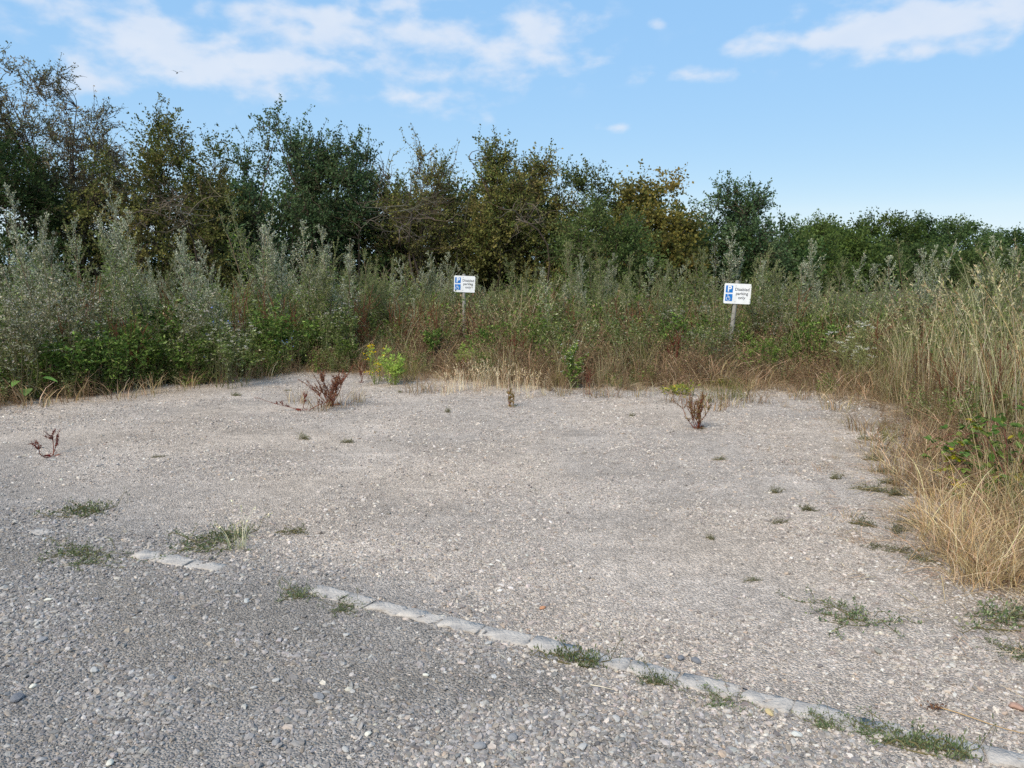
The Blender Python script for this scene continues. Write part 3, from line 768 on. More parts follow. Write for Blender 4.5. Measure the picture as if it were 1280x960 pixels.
# dead limbs hanging out of the hedge
def dead_limb(label, px, py, dist, seed, n=9, spread=1.2, drop=-.5):
    rng = np.random.default_rng(seed); x, y, z = at(px, py, dist)
    B = np.zeros((n, 3)); B[:, 2] = z
    E = np.stack([rng.uniform(-1, 1, n) * spread, rng.uniform(-.5, .1, n), z + rng.uniform(drop, .45, n)], -1)
    B = B + rng.normal(0, .22, B.shape); P = polyline(B, E, 7, rng, .16, .1)
    mb = MB(); mb.tubes(P, np.linspace(.012, .003, 7)[None], 5, palette([((.13, .115, .09), 1)], n, rng))
    st = P[:, 2:6].reshape(-1, 3); e2 = st + rng.normal(size=st.shape) * [.35, .2, .25]
    mb.tubes(polyline(st, e2, 4, rng, .1), np.array([[.006, .005, .0035, .002]]), 4, palette([((.15, .13, .10), 1)], len(st), rng))
    s3 = e2; e3 = s3 + rng.normal(size=s3.shape) * [.2, .15, .18]; mb.tubes(polyline((st + e2) / 2, e3, 4, rng, .1), np.array([[.004, .003, .0025, .0015]]), 3, palette([((.14, .12, .09), 1)], len(st), rng))
    # the limb's own stem down to the ground
    mb.tubes(polyline(np.array([[.5, .6, -.04]]), np.array([[0, 0, z]]), 8, rng, .06), np.linspace(.03, .02, 8)[None], 6, (.08, .065, .05))
    root = empty("dead_shrub", (x, y, 0)); tag(root, label, "shrub"); mb.build("branches", M_BARK, root)
dead_limb("tangle of pale dead branches arching out of the blackthorn", 515, 268, 18.6, 5, 12, 1.3, -.7)
dead_limb("grey-brown leafless shrub in the shade under the dense hawthorn", 225, 268, 17.6, 6, 14, 1.1, -.3)
dead_limb("thin dead stems rising in front of the yellow-olive sallow", 655, 275, 18.2, 8, 6, .6, -.2)

# ------------------------------------------------------------------ weeds: builders (each returns parts, built once and shared)
def weed_proto(parts):
    return [(nm, mb.mesh(nm, mat)) for nm, mb, mat in parts]
def plant(name, proto, label, cat, group, loc, rz, scale, tilt=(0, 0)):
    o = empty(name, loc, rz, scale); o.rotation_euler = (tilt[0], tilt[1], rz); tag(o, label, cat, group)
    for nm, me in proto:
        c = link(nm, me, o)
        if nm in ("flower_plume", "flowers", "seed_heads"): c["kind"] = "stuff"
    return o

def mugwort(seed, silver, h=1.75, side=24):
    rng = np.random.default_rng(seed)
    st, fo, fl = MB(), MB(), MB()
    leafp = [((.165, .185, .115), 3), ((.100, .132, .058), 4), ((.046, .074, .024), 3)] if silver else [((.080, .115, .032), 4), ((.14, .16, .08), 1.5), ((.036, .062, .016), 3.5)]
    plume = [((.30, .30, .235), 3), ((.20, .21, .148), 4), ((.10, .12, .066), 3)] if silver else [((.125, .142, .066), 4), ((.20, .19, .115), 2), ((.066, .088, .032), 4)]
    ns = 2 + seed % 3
    for q in range(ns):
        hh = h * (1 if q == 0 else rng.uniform(.6, .93))
        tip = np.array([[rng.normal(0, .10), rng.normal(0, .10), 1.]]) * hh
        b = np.array([[rng.normal(0, .06), rng.normal(0, .06), -.02]]) * (q > 0)
        P = polyline(b, tip, 12, rng, .03); st.tubes(P, np.linspace(.007, .0022, 12)[None], 5, (.16, .12, .08) if rng.random() < .5 else (.15, .155, .09))
        P = P[0]; on = lambda t: np.stack([np.interp(t, np.linspace(0, 1, 12), P[:, i]) for i in range(3)], -1)
        n = 190; t = rng.uniform(.04, .80, n); a = rng.uniform(0, 6.28, n); o = np.stack([np.cos(a), np.sin(a), rng.uniform(-.2, .9, n)], -1)
        rad = rng.uniform(.0, .12, n)[:, None] * (1.25 - t)[:, None]
        fo.leaves(on(t) + o * rad, o + rng.normal(size=(n, 3)) * .35, rng.uniform(.03, .07, n), rng.uniform(.008, .017, n), palette(leafp, n, rng), rng)
        nb = side; tb = np.sort(rng.uniform(.42, .97, nb)); a = rng.uniform(0, 6.28, nb); A = on(tb)
        ln = (.34 * (1 - tb) / .58 + .07) * rng.uniform(.7, 1.2, nb) * hh / 1.75
        d = unit(np.stack([np.cos(a) * .5, np.sin(a) * .5, np.full(nb, .9)], -1))
        Pb = polyline(A, A + d * ln[:, None], 4, rng, .05, .03); st.tubes(Pb, np.array([[.003, .0025, .002, .001]]), 3, (.15, .15, .10))
        m = 34; tt = rng.uniform(.1, 1.03, (nb, m)); k = np.clip((tt * 3).astype(int), 0, 2); f = (tt * 3 - k)[..., None]; ii = np.arange(nb)[:, None]
        FP = (Pb[ii, k] * (1 - f) + Pb[ii, k + 1] * f).reshape(-1, 3); D = np.repeat(d, m, 0)
        FP = np.concatenate([FP, on(rng.uniform(.86, 1.02, 34))]); D = np.concatenate([D, np.tile([[0, 0, 1.]], (34, 1))])
        nf = len(FP); fl.leaves(FP + rng.normal(size=(nf, 3)) * .007, D + rng.normal(size=(nf, 3)) * .55, rng.uniform(.012, .026, nf), rng.uniform(.006, .010, nf), palette(plume, nf, rng), rng)
    return weed_proto([("stem", st, M_STEM), ("leaves", fo, M_LEAF), ("flower_plume", fl, M_LEAF)])

def herb(seed, pal, h=.85, ns=7, nl=75, leaf=(.036, .012), flower=None, stemc=(.12, .13, .06), spread=.22):
    rng = np.random.default_rng(seed); st, fo, fl = MB(), MB(), MB()
    a = rng.uniform(0, 6.28, ns); tip = np.stack([np.cos(a) * spread * rng.random(ns) ** .5, np.sin(a) * spread * rng.random(ns) ** .5, rng.uniform(.6, 1, ns)], -1)
    tip[:, 2] *= h
    b = tip * [.3, .3, 0] - [0, 0, .02]; P = polyline(b, tip, 7, rng, .06); st.tubes(P, np.linspace(.0045, .0018, 7)[None], 4, stemc)
    nb = 5; tb = rng.uniform(.35, .9, (ns, nb)); ii = np.arange(ns)[:, None]
    k = np.clip((tb * 6).astype(int), 0, 5); f = (tb * 6 - k)[..., None]; A = (P[ii, k] * (1 - f) + P[ii, k + 1] * f).reshape(-1, 3)
    d = unit(rng.normal(size=A.shape) * [.8, .8, .25] + [0, 0, .75]); Pb = polyline(A, A + d * (rng.uniform(.12, .3, len(A)) * h)[:, None], 7, rng, .07)
    st.tubes(Pb, np.linspace(.0025, .001, 7)[None], 3, stemc)
    AL = np.concatenate([P, Pb]); n = len(AL) * nl // 3; it = rng.integers(0, len(AL), n); t = rng.uniform(.1, 1, n)
    k = np.clip((t * 6).astype(int), 0, 5); f = (t * 6 - k)[:, None]; LP = AL[it, k] * (1 - f) + AL[it, k + 1] * f
    D = rng.normal(size=(n, 3)) * [1, 1, .5] + [0, 0, .45]; s = rng.uniform(.6, 1.35, n)
    fo.leaves(LP, D, leaf[0] * s, leaf[1] * s, palette(pal, n, rng, .28), rng)
    parts = [("stem", st, M_STEM), ("leaves", fo, M_LEAF)]
    if flower:
        rgb, m, sz, sp_ = flower[:4]; ff = flower[4] if len(flower) > 4 else .6
        E = np.concatenate([P[:, -1], Pb[rng.random(len(Pb)) < ff, -1]]); FP = np.repeat(E, m, 0) + rng.normal(size=(len(E) * m, 3)) * [sp_, sp_, sp_ * .35]
        fl.leaves(FP, rng.normal(size=FP.shape) * [1, 1, .4] + [0, 0, .3], sz, sz * .8, palette([(rgb, 1)], len(FP), rng, .12), rng)
        parts.append(("flowers", fl, M_PETAL))
    return weed_proto(parts)

def grass(seed, n, h, pal, lean=.25, spread=.12, width=.005, head=None, K=5, wild=.5, droop=.25):
    rng = np.random.default_rng(seed); a = rng.uniform(0, 6.28, n); r = spread * rng.random(n) ** .5
    b = np.stack([np.cos(a) * r, np.sin(a) * r, np.full(n, -.02)], -1); hh = h * rng.uniform(.5, 1.05, n)
    la = a + rng.normal(0, 1, n); l = np.abs(rng.normal(0, lean, n)) + rng.random(n) * wild * .2
    t = np.linspace(0, 1, K)[None]; P = np.zeros((n, K, 3))
    off = (hh * l)[:, None] * t ** 1.7 + (hh * droop * rng.random(n) ** 2)[:, None] * t ** 3
    P[..., 0] = b[:, 0, None] + np.cos(la)[:, None] * off; P[..., 1] = b[:, 1, None] + np.sin(la)[:, None] * off
    P[..., 2] = b[:, 2, None] + hh[:, None] * (t - (l[:, None] * .35 + .2 * droop * rng.random(n)[:, None]) * t ** 3)
    W = width * (1 - .75 * t ** 1.5) * rng.uniform(.6, 1.3, n)[:, None]
    mb = MB(); mb.ribbons(P, W, palette(pal, n, rng, .2), rng); parts = [("blades", mb, M_STRAW)]
    if head:
        hp, hl, hw, m, frac = head; sel = np.where((rng.random(n) < frac) & (hh > h * .6))[0]
        d = unit(P[sel, -1] - P[sel, -2]); tt = rng.random((len(sel), m))
        HP = (P[sel, -1][:, None] + d[:, None] * (tt[..., None] - .35) * hl).reshape(-1, 3)
        hd = MB(); hd.leaves(HP, np.repeat(d, m, 0) + rng.normal(size=HP.shape) * .35, hl * .3 * rng.uniform(.7, 1.3, len(HP)), hw, palette(hp, len(HP), rng, .15), rng)
        parts.append(("seed_heads", hd, M_STRAW))
    return weed_proto(parts)

def dock(seed, h=.5, ns=4, pal=None, lean=.3):
    """withered dock: rusty stems densely set with seed clusters, dried leaves at the base"""
    rng = np.random.default_rng(seed); pal = pal or [((.095, .032, .024), 4), ((.06, .022, .018), 3), ((.13, .06, .036), 2)]
    st, sd, lf = MB(), MB(), MB()
    tip = np.stack([rng.normal(0, lean, ns) * h, rng.normal(0, lean, ns) * h, rng.uniform(.65, 1, ns) * h], -1)
    P = polyline(rng.normal(0, .02, (ns, 3)) * [1, 1, 0] - [0, 0, .02], tip, 7, rng, .06); st.tubes(P, np.linspace(.005, .002, 7)[None], 5, (.15, .06, .035))
    nb = 4; ii = np.arange(ns)[:, None]; k = rng.integers(2, 5, (ns, nb)); A = P[ii, k].reshape(-1, 3)
    d = unit(rng.normal(size=A.shape) * [.5, .5, .1] + [0, 0, .8]); Pb = polyline(A, A + d * (rng.uniform(.15, .4, len(A)) * h)[:, None], 7, rng, .05)
    st.tubes(Pb, np.linspace(.003, .0015, 7)[None], 4, (.15, .06, .035))
    AL = np.concatenate([P[:, 2:], Pb[:, 1:6]]); n = len(AL) * 46; it = rng.integers(0, len(AL), n); t = rng.uniform(0, 3.99, n); k = t.astype(int); f = (t - k)[:, None]
    LP = AL[it, k] * (1 - f) + AL[it, k + 1] * f + rng.normal(size=(n, 3)) * .006
    sd.leaves(LP, rng.normal(size=(n, 3)), rng.uniform(.008, .018, n), rng.uniform(.006, .012, n), palette(pal, n, rng), rng)
    m = 16; a = rng.uniform(0, 6.28, m); D = np.stack([np.cos(a), np.sin(a), rng.uniform(.0, .45, m)], -1)
    lf.leaves(D * [.02, .02, 0] + [0, 0, .01], D, rng.uniform(.04, .10, m), rng.uniform(.008, .02, m), palette(pal, m, rng), rng)
    return weed_proto([("stem", st, M_STEM), ("seed_clusters", sd, M_LEAF), ("withered_leaves", lf, M_LEAF)])

def mat_weed(seed, r, pal, n, hgt_=.03, leaf=(.016, .007)):
    """creeping weed pressed to the gravel"""
    rng = np.random.default_rng(seed); nr = 30; st, fo = MB(), MB()
    a = rng.uniform(0, 6.28, nr); ln = r * rng.uniform(.2, 1.2, nr); b = rng.normal(0, r * .34, (nr, 3)) * [1, 1, 0]
    P = polyline(b + [0, 0, .004], b + np.stack([np.cos(a) * ln, np.sin(a) * ln, rng.uniform(.004, hgt_, nr)], -1), 6, rng, .12); P[..., 2] = np.clip(P[..., 2], .002, 1)
    st.tubes(P, np.linspace(.0022, .001, 6)[None], 3, (.13, .12, .06))
    it = rng.integers(0, nr, n); t = rng.random(n) ** .8 * 4.99; k = t.astype(int); f = (t - k)[:, None]
    LP = P[it, k] * (1 - f) + P[it, k + 1] * f + rng.normal(size=(n, 3)) * [.012, .012, .003]; LP[:, 2] = np.clip(LP[:, 2] + rng.random(n) * hgt_ * .6, .003, 1)
    s = rng.uniform(.6, 1.4, n); fo.leaves(LP, rng.normal(size=(n, 3)) * [1, 1, .4] + [0, 0, .4], leaf[0] * s, leaf[1] * s, palette(pal, n, rng), rng)
    return weed_proto([("runners", st, M_STEM), ("leaves", fo, M_LEAF)])

GRN = [((.034, .062, .014), 4), ((.076, .116, .030), 3), ((.14, .17, .065), 1.2)]
GGR = [((.042, .064, .020), 4), ((.092, .115, .045), 3), ((.18, .185, .115), 1.5)]
BRW = [((.125, .095, .055), 4), ((.085, .066, .038), 4), ((.18, .14, .085), 2), ((.07, .042, .028), 1.5), ((.07, .08, .03), 1.5)]
RST = [((.30, .225, .135), 4), ((.17, .12, .07), 4), ((.46, .38, .25), 2.5), ((.21, .19, .09), 1.2)]
STR = [((.50, .40, .23), 4), ((.40, .31, .165), 3), ((.60, .50, .32), 2), ((.30, .235, .12), 2)]
PST = [((.36, .335, .20), 4), ((.28, .265, .145), 3), ((.46, .42, .28), 2), ((.17, .18, .08), 2.5), ((.22, .155, .085), 1.5)]
OGR = [((.14, .145, .05), 4), ((.19, .17, .075), 3), ((.09, .115, .04), 3)]
VB = np.random.default_rng(77)

# ---- undergrowth and litter (nobody could count it)
def merged(seed, parts_fn):
    """a sprig as a single mesh"""
    return parts_fn
def sprig(seed, pal, h, ns, leaf, nl, stemc, spread=.2):
    rng = np.random.default_rng(seed); mb = MB()
    a = rng.uniform(0, 6.28, ns); r = spread * rng.random(ns) ** .5
    tip = np.stack([np.cos(a) * r, np.sin(a) * r, rng.uniform(.5, 1, ns) * h], -1)
    P = polyline(tip * [.5, .5, 0], tip, 5, rng, .09); mb.tubes(P, np.linspace(.004, .0015, 5)[None], 3, stemc)
    n = ns * nl; it = rng.integers(0, ns, n); t = rng.uniform(.3, 3.99, n); k = t.astype(int); f = (t - k)[:, None]
    LP = P[it, k] * (1 - f) + P[it, k + 1] * f + rng.normal(size=(n, 3)) * .022; s = rng.uniform(.6, 1.35, n)
    mb.leaves(LP, rng.normal(size=(n, 3)) * [1, 1, .6] + [0, 0, .35], leaf[0] * s, leaf[1] * s, palette(pal, n, rng, .28), rng)
    return mb.mesh("sprig", M_LEAF)
def tuft(seed, n, h, pal, lean, width, spread=.1, droop=.4, head=None):
    pr = grass(seed, n, h, pal, lean, spread, width, None, 4, .5, droop)
    return pr[0][1]

def in_view(x, y, m=1.6):
    return (np.abs(x) < .70 * y + m) & (y > 1.5)
def field(n, smin, smax, rng, ymax=20, m=1.6):
    x = rng.uniform(-15, 14, n); y = rng.uniform(2.0, ymax, n); S = sdist(x, y) + (fbm(x * 1.9 + 17, y * 1.9 + 5, 3) - .5) * .8
    k = (S > smin) & (S < smax) & in_view(x, y, m)
    return x[k], y[k], S[k]
def spread_out(name, protos, x, y, s, rng, label, cat, tilt=.15, z=0.0):
    n = len(x)
    rot = np.stack([rng.normal(0, tilt, n), rng.normal(0, tilt, n), rng.uniform(0, 6.28, n)], -1)
    sc = np.asarray(s)[:, None] * np.stack([rng.uniform(.85, 1.2, n)] * 2 + [rng.uniform(.8, 1.2, n)], -1)
    near_sign = (np.abs(x - sightx(y)) < .30) & (y > 11.5) & (y < 14.75); sc[near_sign] *= .42
    scatter(name, protos, np.stack([x, y, np.full(n, -.01 + z)], -1), rot, sc, rng.integers(0, len(protos), n), None, label, cat)

def sightx(y):          # the trodden line up to the upright sign
    return -.063 * y
def left_w(x, y):       # 1 on the green left bank
    return np.clip((-2.2 - x) / 1.5, 0, 1)
def right_w(x, y):      # 1 on the straw-coloured right side
    return np.clip((x - 3.6 - (y - 9) * .25) / 1.0, 0, 1)

def make_undergrowth():
    rng = np.random.default_rng(21)
    green = [sprig(k, GRN if k % 2 else GGR, .55, 8, (.036, .013), 48, (.10, .11, .05)) for k in range(6)]
    x, y, S = field(24000, .15, 9, rng); lw, rw = left_w(x, y), right_w(x, y)
    pat = fbm(x * .8 + 9, y * .8)
    mid = 1 - np.clip(lw + rw, 0, 1); p = np.where(S < 1.6, .05 + .75 * lw, .75 - .33 * mid) * (1 - .25 * rw) * np.clip((pat - .2) * 3, .3, 1)
    k = rng.random(len(x)) < p * np.where(S > 4, .4, 1); x, y, S = x[k], y[k], S[k]
    s = (np.interp(S, [0, .8, 2.5, 6], [.45, .8, 1.35, 1.7]) + .35 * left_w(x, y) * (S < 1.5)) * rng.uniform(.6, 1.3, len(x))
    spread_out("undergrowth", green, x, y, s, rng, "tangled green and grey-green weeds filling the bank", "undergrowth")
    brown = [sprig(20 + k, BRW, .5, 8, (.022, .011), 40, (.15, .105, .065)) for k in range(5)]
    x, y, S = field(24000, -.05, 4.5, rng); lw, rw = left_w(x, y), right_w(x, y)
    p = np.interp(S, [-.05, .4, 1.8, 3.0, 4.5], [.35, .75, .75, .55, .3]) * (1 - .5 * lw * (S > .8))
    k = rng.random(len(x)) < p; x, y, S = x[k], y[k], S[k]
    s = (np.interp(S, [0, .6, 1.6, 4], [.3, .62, 1.15, 1.9]) + .3 * left_w(x, y) * (S < .7)) * rng.uniform(.7, 1.25, len(x))
    spread_out("dead_stems", brown, x, y, s, rng, "withered brown seeded stems standing among the weeds", "undergrowth")
    rust = [tuft(40 + k, 30, .30, RST, .5, .0058, .13, .6) for k in range(5)]
    x, y, S = field(34000, -.7, 3.2, rng); lw = left_w(x, y); right = np.clip((x - 2.5) / 1.0, 0, 1)
    p = np.interp(S, [-.7, -.3, 0, .9, 1.8, 3.2], [.015, .12, .6, .85, .6, .25]) * (1 - .55 * lw) * np.clip((fbm(x * 1.6 + 3, y * 1.6 + 50) - .3) * 4, .15, 1)
    k = rng.random(len(x)) < p; x, y, S = x[k], y[k], S[k]
    s = np.interp(S, [-.2, 0, .8, 2.5], [.38, .6, 1.2, 2.0]) * rng.uniform(.55, 1.35, len(x))
    spread_out("dry_grass", rust, x, y, s, rng, "rusty brown dry grass fringing the gravel", "grass", .3)
    straw = [tuft(60 + k, 26, .75, PST if k % 2 else PST + OGR, .22, .0045, .12, .35) for k in range(5)]
    x, y, S = field(16000, .3, 6, rng); rw = right_w(x, y)
    pat = np.clip((fbm(x * .9 + 77, y * .9) - .47) * 7, 0, 1)
    p = .45 * pat + .45 * rw * np.clip((fbm(x * 1.3 + 7, y * 1.3 + 5) - .38) * 6, .08, 1) * np.interp(S, [.3, .8, 1.5], [.1, .5, 1])
    k = rng.random(len(x)) < p; x, y, S = x[k], y[k], S[k]
    far = (S > 2.4) & (right_w(x, y) > .5); k = ~far | (rng.random(len(x)) < .35); x, y, S = x[k], y[k], S[k]
    s = np.interp(S, [0, 1.5, 4], [.55, 1.1, 1.35]) * rng.uniform(.5, 1.3, len(x))
    spread_out("pale_grass", straw, x, y, s, rng, "pale dry grass blades growing through the weeds", "grass", .12)
    # chopped straw and dead bits blown over the gravel's edge
    def bits(seed):
        r = np.random.default_rng(seed); mb = MB(); n = 7
        a = r.uniform(0, 6.28, n); c = r.normal(0, .05, (n, 3)) * [1, 1, 0] + [0, 0, .006]; d = np.stack([np.cos(a), np.sin(a), r.normal(0, .08, n)], -1) * r.uniform(.02, .07, n)[:, None]
        P = np.stack([c - d, c + d * .1 + [0, 0, .004], c + d], 1); mb.ribbons(P, .0032, palette([((.42, .34, .22), 3), ((.30, .22, .14), 3), ((.52, .45, .32), 1)], n, r), r); return mb.mesh("litter", M_STRAW)
    lit = [bits(90 + k) for k in range(6)]
    x, y, S = field(40000, -1.5, .3, rng); rt = np.clip((x - 1.5) / .8, 0, 1) * np.clip((7 - y) / 2, 0, 1)
    p = np.exp(S.clip(-9, 0) * 3) * (.6 + .4 * rt) + rt * .15
    k = rng.random(len(x)) < p; x, y = x[k], y[k]
    n = len(x); rot = np.stack([np.zeros(n), np.zeros(n), rng.uniform(0, 6.28, n)], -1)
    scatter("straw_litter", lit, np.stack([x, y, hgt(x, y) + .004], -1), rot, np.ones((n, 3)) * rng.uniform(.7, 1.3, (n, 1)), rng.integers(0, 6, n), None, "bits of straw littering the edge of the gravel", "straw")
make_undergrowth()

# ---- mugworts
MUG_S = [mugwort(k, True) for k in range(5)]; MUG_G = [mugwort(20 + k, False) for k in range(5)]
def where(x, y):
    if x > 3.4 + (y - 10) * .3: return "beside the tall straw grass"
    if x > 1.9: return "around the leaning sign"
    if x > .6: return "between the two signs"
    if x > -2.0: return "around the upright sign"
    if x > -3.9: return "behind the red docks and ragwort"
    return "on the green bank above the burdock" if y < 11.2 else "under the sparse tree and olive-brown hawthorn"
def put_mug(x, y, h, silver, k):
    if abs(x - sightx(y)) < .45 and 11 < y < 14.9: return
    pr = (MUG_S if silver else MUG_G)[k % 5]
    w = where(x, y); nm = ("tall " if h > 1.55 else "short ") + ("silvery mugwort with pale feathery plumes " if silver else "green mugwort with narrow leafy spikes ")
    plant("mugwort", pr, nm + w, "weed", nm + w, (x, y, -.02), VB.uniform(0, 6.28), (h / 1.75 * VB.uniform(.9, 1.15),) * 2 + (h / 1.75,), (VB.normal(0, .10), VB.normal(0, .12)))
hero = [(12, 238, 10.6, 1), (38, 226, 10.8, 1), (60, 258, 10.2, 1), (78, 275, 10.6, 1), (138, 226, 11.2, 1), (156, 264, 10.8, 1), (110, 275, 11, 0), (182, 286, 11, 0), (205, 282, 11.4, 1), (235, 284, 11.6, 1),
        (262, 286, 11.2, 1), (280, 300, 10.9, 1), (306, 250, 13.0, 0), (325, 262, 12.8, 1), (342, 270, 12.6, 1), (372, 285, 12.6, 0), (388, 278, 12.6, 1), (408, 282, 12.4, 1), (430, 300, 12.8, 1), (455, 312, 13.4, 0),
        (475, 318, 13.8, 0), (700, 302, 14.5, 0), (722, 318, 13.8, 1), (745, 322, 13.6, 0), (770, 318, 14.4, 0), (800, 322, 14.2, 1), (858, 322, 14.8, 0), (882, 310, 15, 0), (905, 300, 14.6, 1), (926, 284, 14.6, 1), (940, 305, 14.2, 0),
        (985, 322, 13.5, 0), (1010, 300, 13.2, 1), (1030, 312, 12.6, 1), (1046, 322, 12.2, 0), (965, 325, 13.6, 1), (625, 325, 15.6, 0), (660, 322, 15.2, 0), (540, 325, 15.5, 0), (510, 322, 15, 1), (1075, 330, 12, 1), (1105, 338, 12, 0)]
for k, (px, yt, d, s) in enumerate(hero):
    x, y, h = at(px, yt, d); put_mug(x, y, h + .02, s, k)
x, y, S = field(1400, 1.0, 7.5, VB); cnt = [0, 0]
for k in range(len(x)):
    lw, rw = left_w(x[k], y[k]), right_w(x[k], y[k])
    if S[k] < 2.0 - 1.1 * lw or VB.random() < .35 * rw: continue
    s = int(VB.random() < .42 + .15 * lw)
    if cnt[s] >= 150: continue
    cnt[s] += 1
    top = np.interp(S[k], [.8, 2, 4, 7], [.85, 1.25, 1.62, 1.7]) + .12 * lw
    s = int(fbm(x[k] * .7 + 21, y[k] * .7 + 4, 2) + VB.normal(0, .08) > .52 - .06 * lw)
    put_mug(x[k], y[k], top * VB.uniform(.75, 1.06) * np.interp(fbm(x[k] * .9 + 2, y[k] * .9 + 33, 2), [.3, .7], [.68, 1.18]), s, int(VB.integers(5)))

# ---- leafy green herbs, white-flowered and seeding weeds
HERB_G = [herb(k, GRN, .8) for k in range(4)]; HERB_S = [herb(10 + k, GGR, .9, 8, 40, (.04, .013)) for k in range(4)]
HERB_P = [herb(20 + k, [((.12, .125, .075), 3), ((.06, .072, .032), 4), ((.20, .195, .145), 2)], .95, 8, 60, (.028, .010), ((.40, .39, .33), 9, .011, .024, .7), (.12, .115, .065), .34) for k in range(3)]
x, y, S = field(900, .2, 5, VB); c3 = [0, 0, 0]
for k in range(len(x)):
    lw, rw = left_w(x[k], y[k]), right_w(x[k], y[k])
    if S[k] < 1.3 and VB.random() > .75 * lw + .12: continue
    if VB.random() < .6 * rw or (abs(x[k] - sightx(y[k])) < .4 and 11 < y[k] < 14.9): continue
    t = int(VB.choice(3, p=[.42 + .1 * lw, .40 - .1 * lw, .18]))
    if c3[t] >= 110: continue
    c3[t] += 1; h = np.interp(S[k], [.2, 1, 3], [.45, .85, 1.2]) * VB.uniform(.8, 1.2)
    pr, nm, lb, gp = [(HERB_G, "green_weed", "bushy green weed with small leaves on the bank", "bushy green weeds"), (HERB_S, "grey_weed", "grey-green branching weed on the bank", "grey-green branching weeds"),
                      (HERB_P, "seeding_weed", "weed gone to pale fluffy seed on the bank", "weeds gone to seed")][t]
    lb = lb.replace("on the bank", where(x[k], y[k])); gp = gp + " " + where(x[k], y[k])
    plant(nm, pr[int(VB.integers(len(pr)))], lb, "weed", gp, (x[k], y[k], -.01), VB.uniform(0, 6.28), h, (VB.normal(0, .1), VB.normal(0, .1)))
xs_, ys_, S_ = field(1600, .35, 1.1, VB); nsk = 0
for k in range(len(xs_)):
    if xs_[k] > -2.4 or nsk > 90: continue
    nsk += 1; t = nsk % 3 == 0
    plant("green_weed", (HERB_S if t else HERB_G)[nsk % 4], "low sprawling green weed at the foot of the green bank" if not t else "low grey-green weed sprawling at the foot of the green bank", "weed", "green weeds at the foot of the bank" if not t else "grey-green weeds at the foot of the bank",
          (xs_[k], ys_[k], -.01), VB.uniform(0, 6.28), (.62 + .4 * S_[k]) * VB.uniform(.8, 1.3), (VB.normal(0, .35), VB.normal(0, .35)))
NET = [herb(70 + k, [((.034, .062, .016), 4), ((.062, .100, .028), 4), ((.115, .15, .055), 1.6)], 1.0, 10, 55, (.052, .023), None, (.09, .10, .045), .34) for k in range(3)]
for k, (px, yt, d, lb) in enumerate([(95, 395, 9.4, 0), (150, 405, 9.7, 0), (190, 385, 10.2, 0), (245, 400, 10.2, 0), (330, 375, 11.6, 0), (360, 385, 11.8, 0), (60, 400, 9.3, 0), (215, 365, 10.8, 0), (395, 390, 12, 0),
                                     (545, 395, 12.2, 1), (605, 400, 12, 1), (700, 395, 12, 1), (770, 395, 11.8, 1), (840, 390, 12, 1), (870, 385, 12.2, 1), (1000, 400, 11.4, 1), (1030, 395, 11.2, 1)]):
    x_, y_, h = at(px, yt, d); lab = ["dark broad-leaved weed clump on the green bank", "dark broad-leaved weed clump amid the withered brown grass"][lb]
    plant("leafy_clump", NET[k % 3], lab, "weed", lab, (x_, y_, -.01), k * 1.7, (1.1 * h,) * 2 + (h,), (VB.normal(0, .08), VB.normal(0, .08)))
DDK = [dock(80 + k, 1.2, 5, [((.095, .062, .036), 4), ((.06, .04, .026), 3), ((.13, .09, .05), 2)], .12) for k in range(3)]
for k, (px, yt, d) in enumerate([(85, 350, 10.2), (130, 340, 10.6), (170, 365, 10.2), (225, 330, 11.6), (300, 345, 11.6), (355, 335, 12.2), (445, 350, 12.6), (470, 365, 12.4), (495, 350, 13), (525, 360, 12.8), (555, 370, 12.6), (605, 365, 12.8), (690, 355, 12.8), (735, 365, 12.6),
                                 (785, 355, 12.8), (815, 370, 12.4), (850, 355, 12.8), (880, 370, 12.6), (960, 365, 12.2), (1000, 355, 12.2), (1050, 370, 11.4), (1100, 385, 10.4), (1150, 395, 9.2), (1215, 410, 7.8), (1250, 420, 7.0)]):
    x_, y_, h = at(px, yt, d)
    plant("seeding_dock", DDK[k % 3], "tall brown seeding dock stalk " + where(x_, y_), "weed", "tall brown docks " + where(x_, y_), (x_, y_, -.01), k * 2.1, (h / 1.2,) * 3, (VB.normal(0, .12), VB.normal(0, .12)))
# pale fluffy seed masses at the far left
for k, (px, yt, d) in enumerate([(8, 322, 9.6), (30, 330, 9.4), (48, 345, 9.2), (20, 350, 9.0), (100, 325, 10), (85, 335, 9.8), (60, 325, 9.9), (225, 352, 10.6), (250, 365, 10.4), (280, 385, 10.3)]):
    x_, y_, h = at(px, yt, d)
    plant("seeding_weed", HERB_P[k % 3], "weed gone to pale fluffy seed on the green bank's face", "weed", "weeds gone to seed on the bank's face", (x_, y_, -.01), k * 1.1, h)

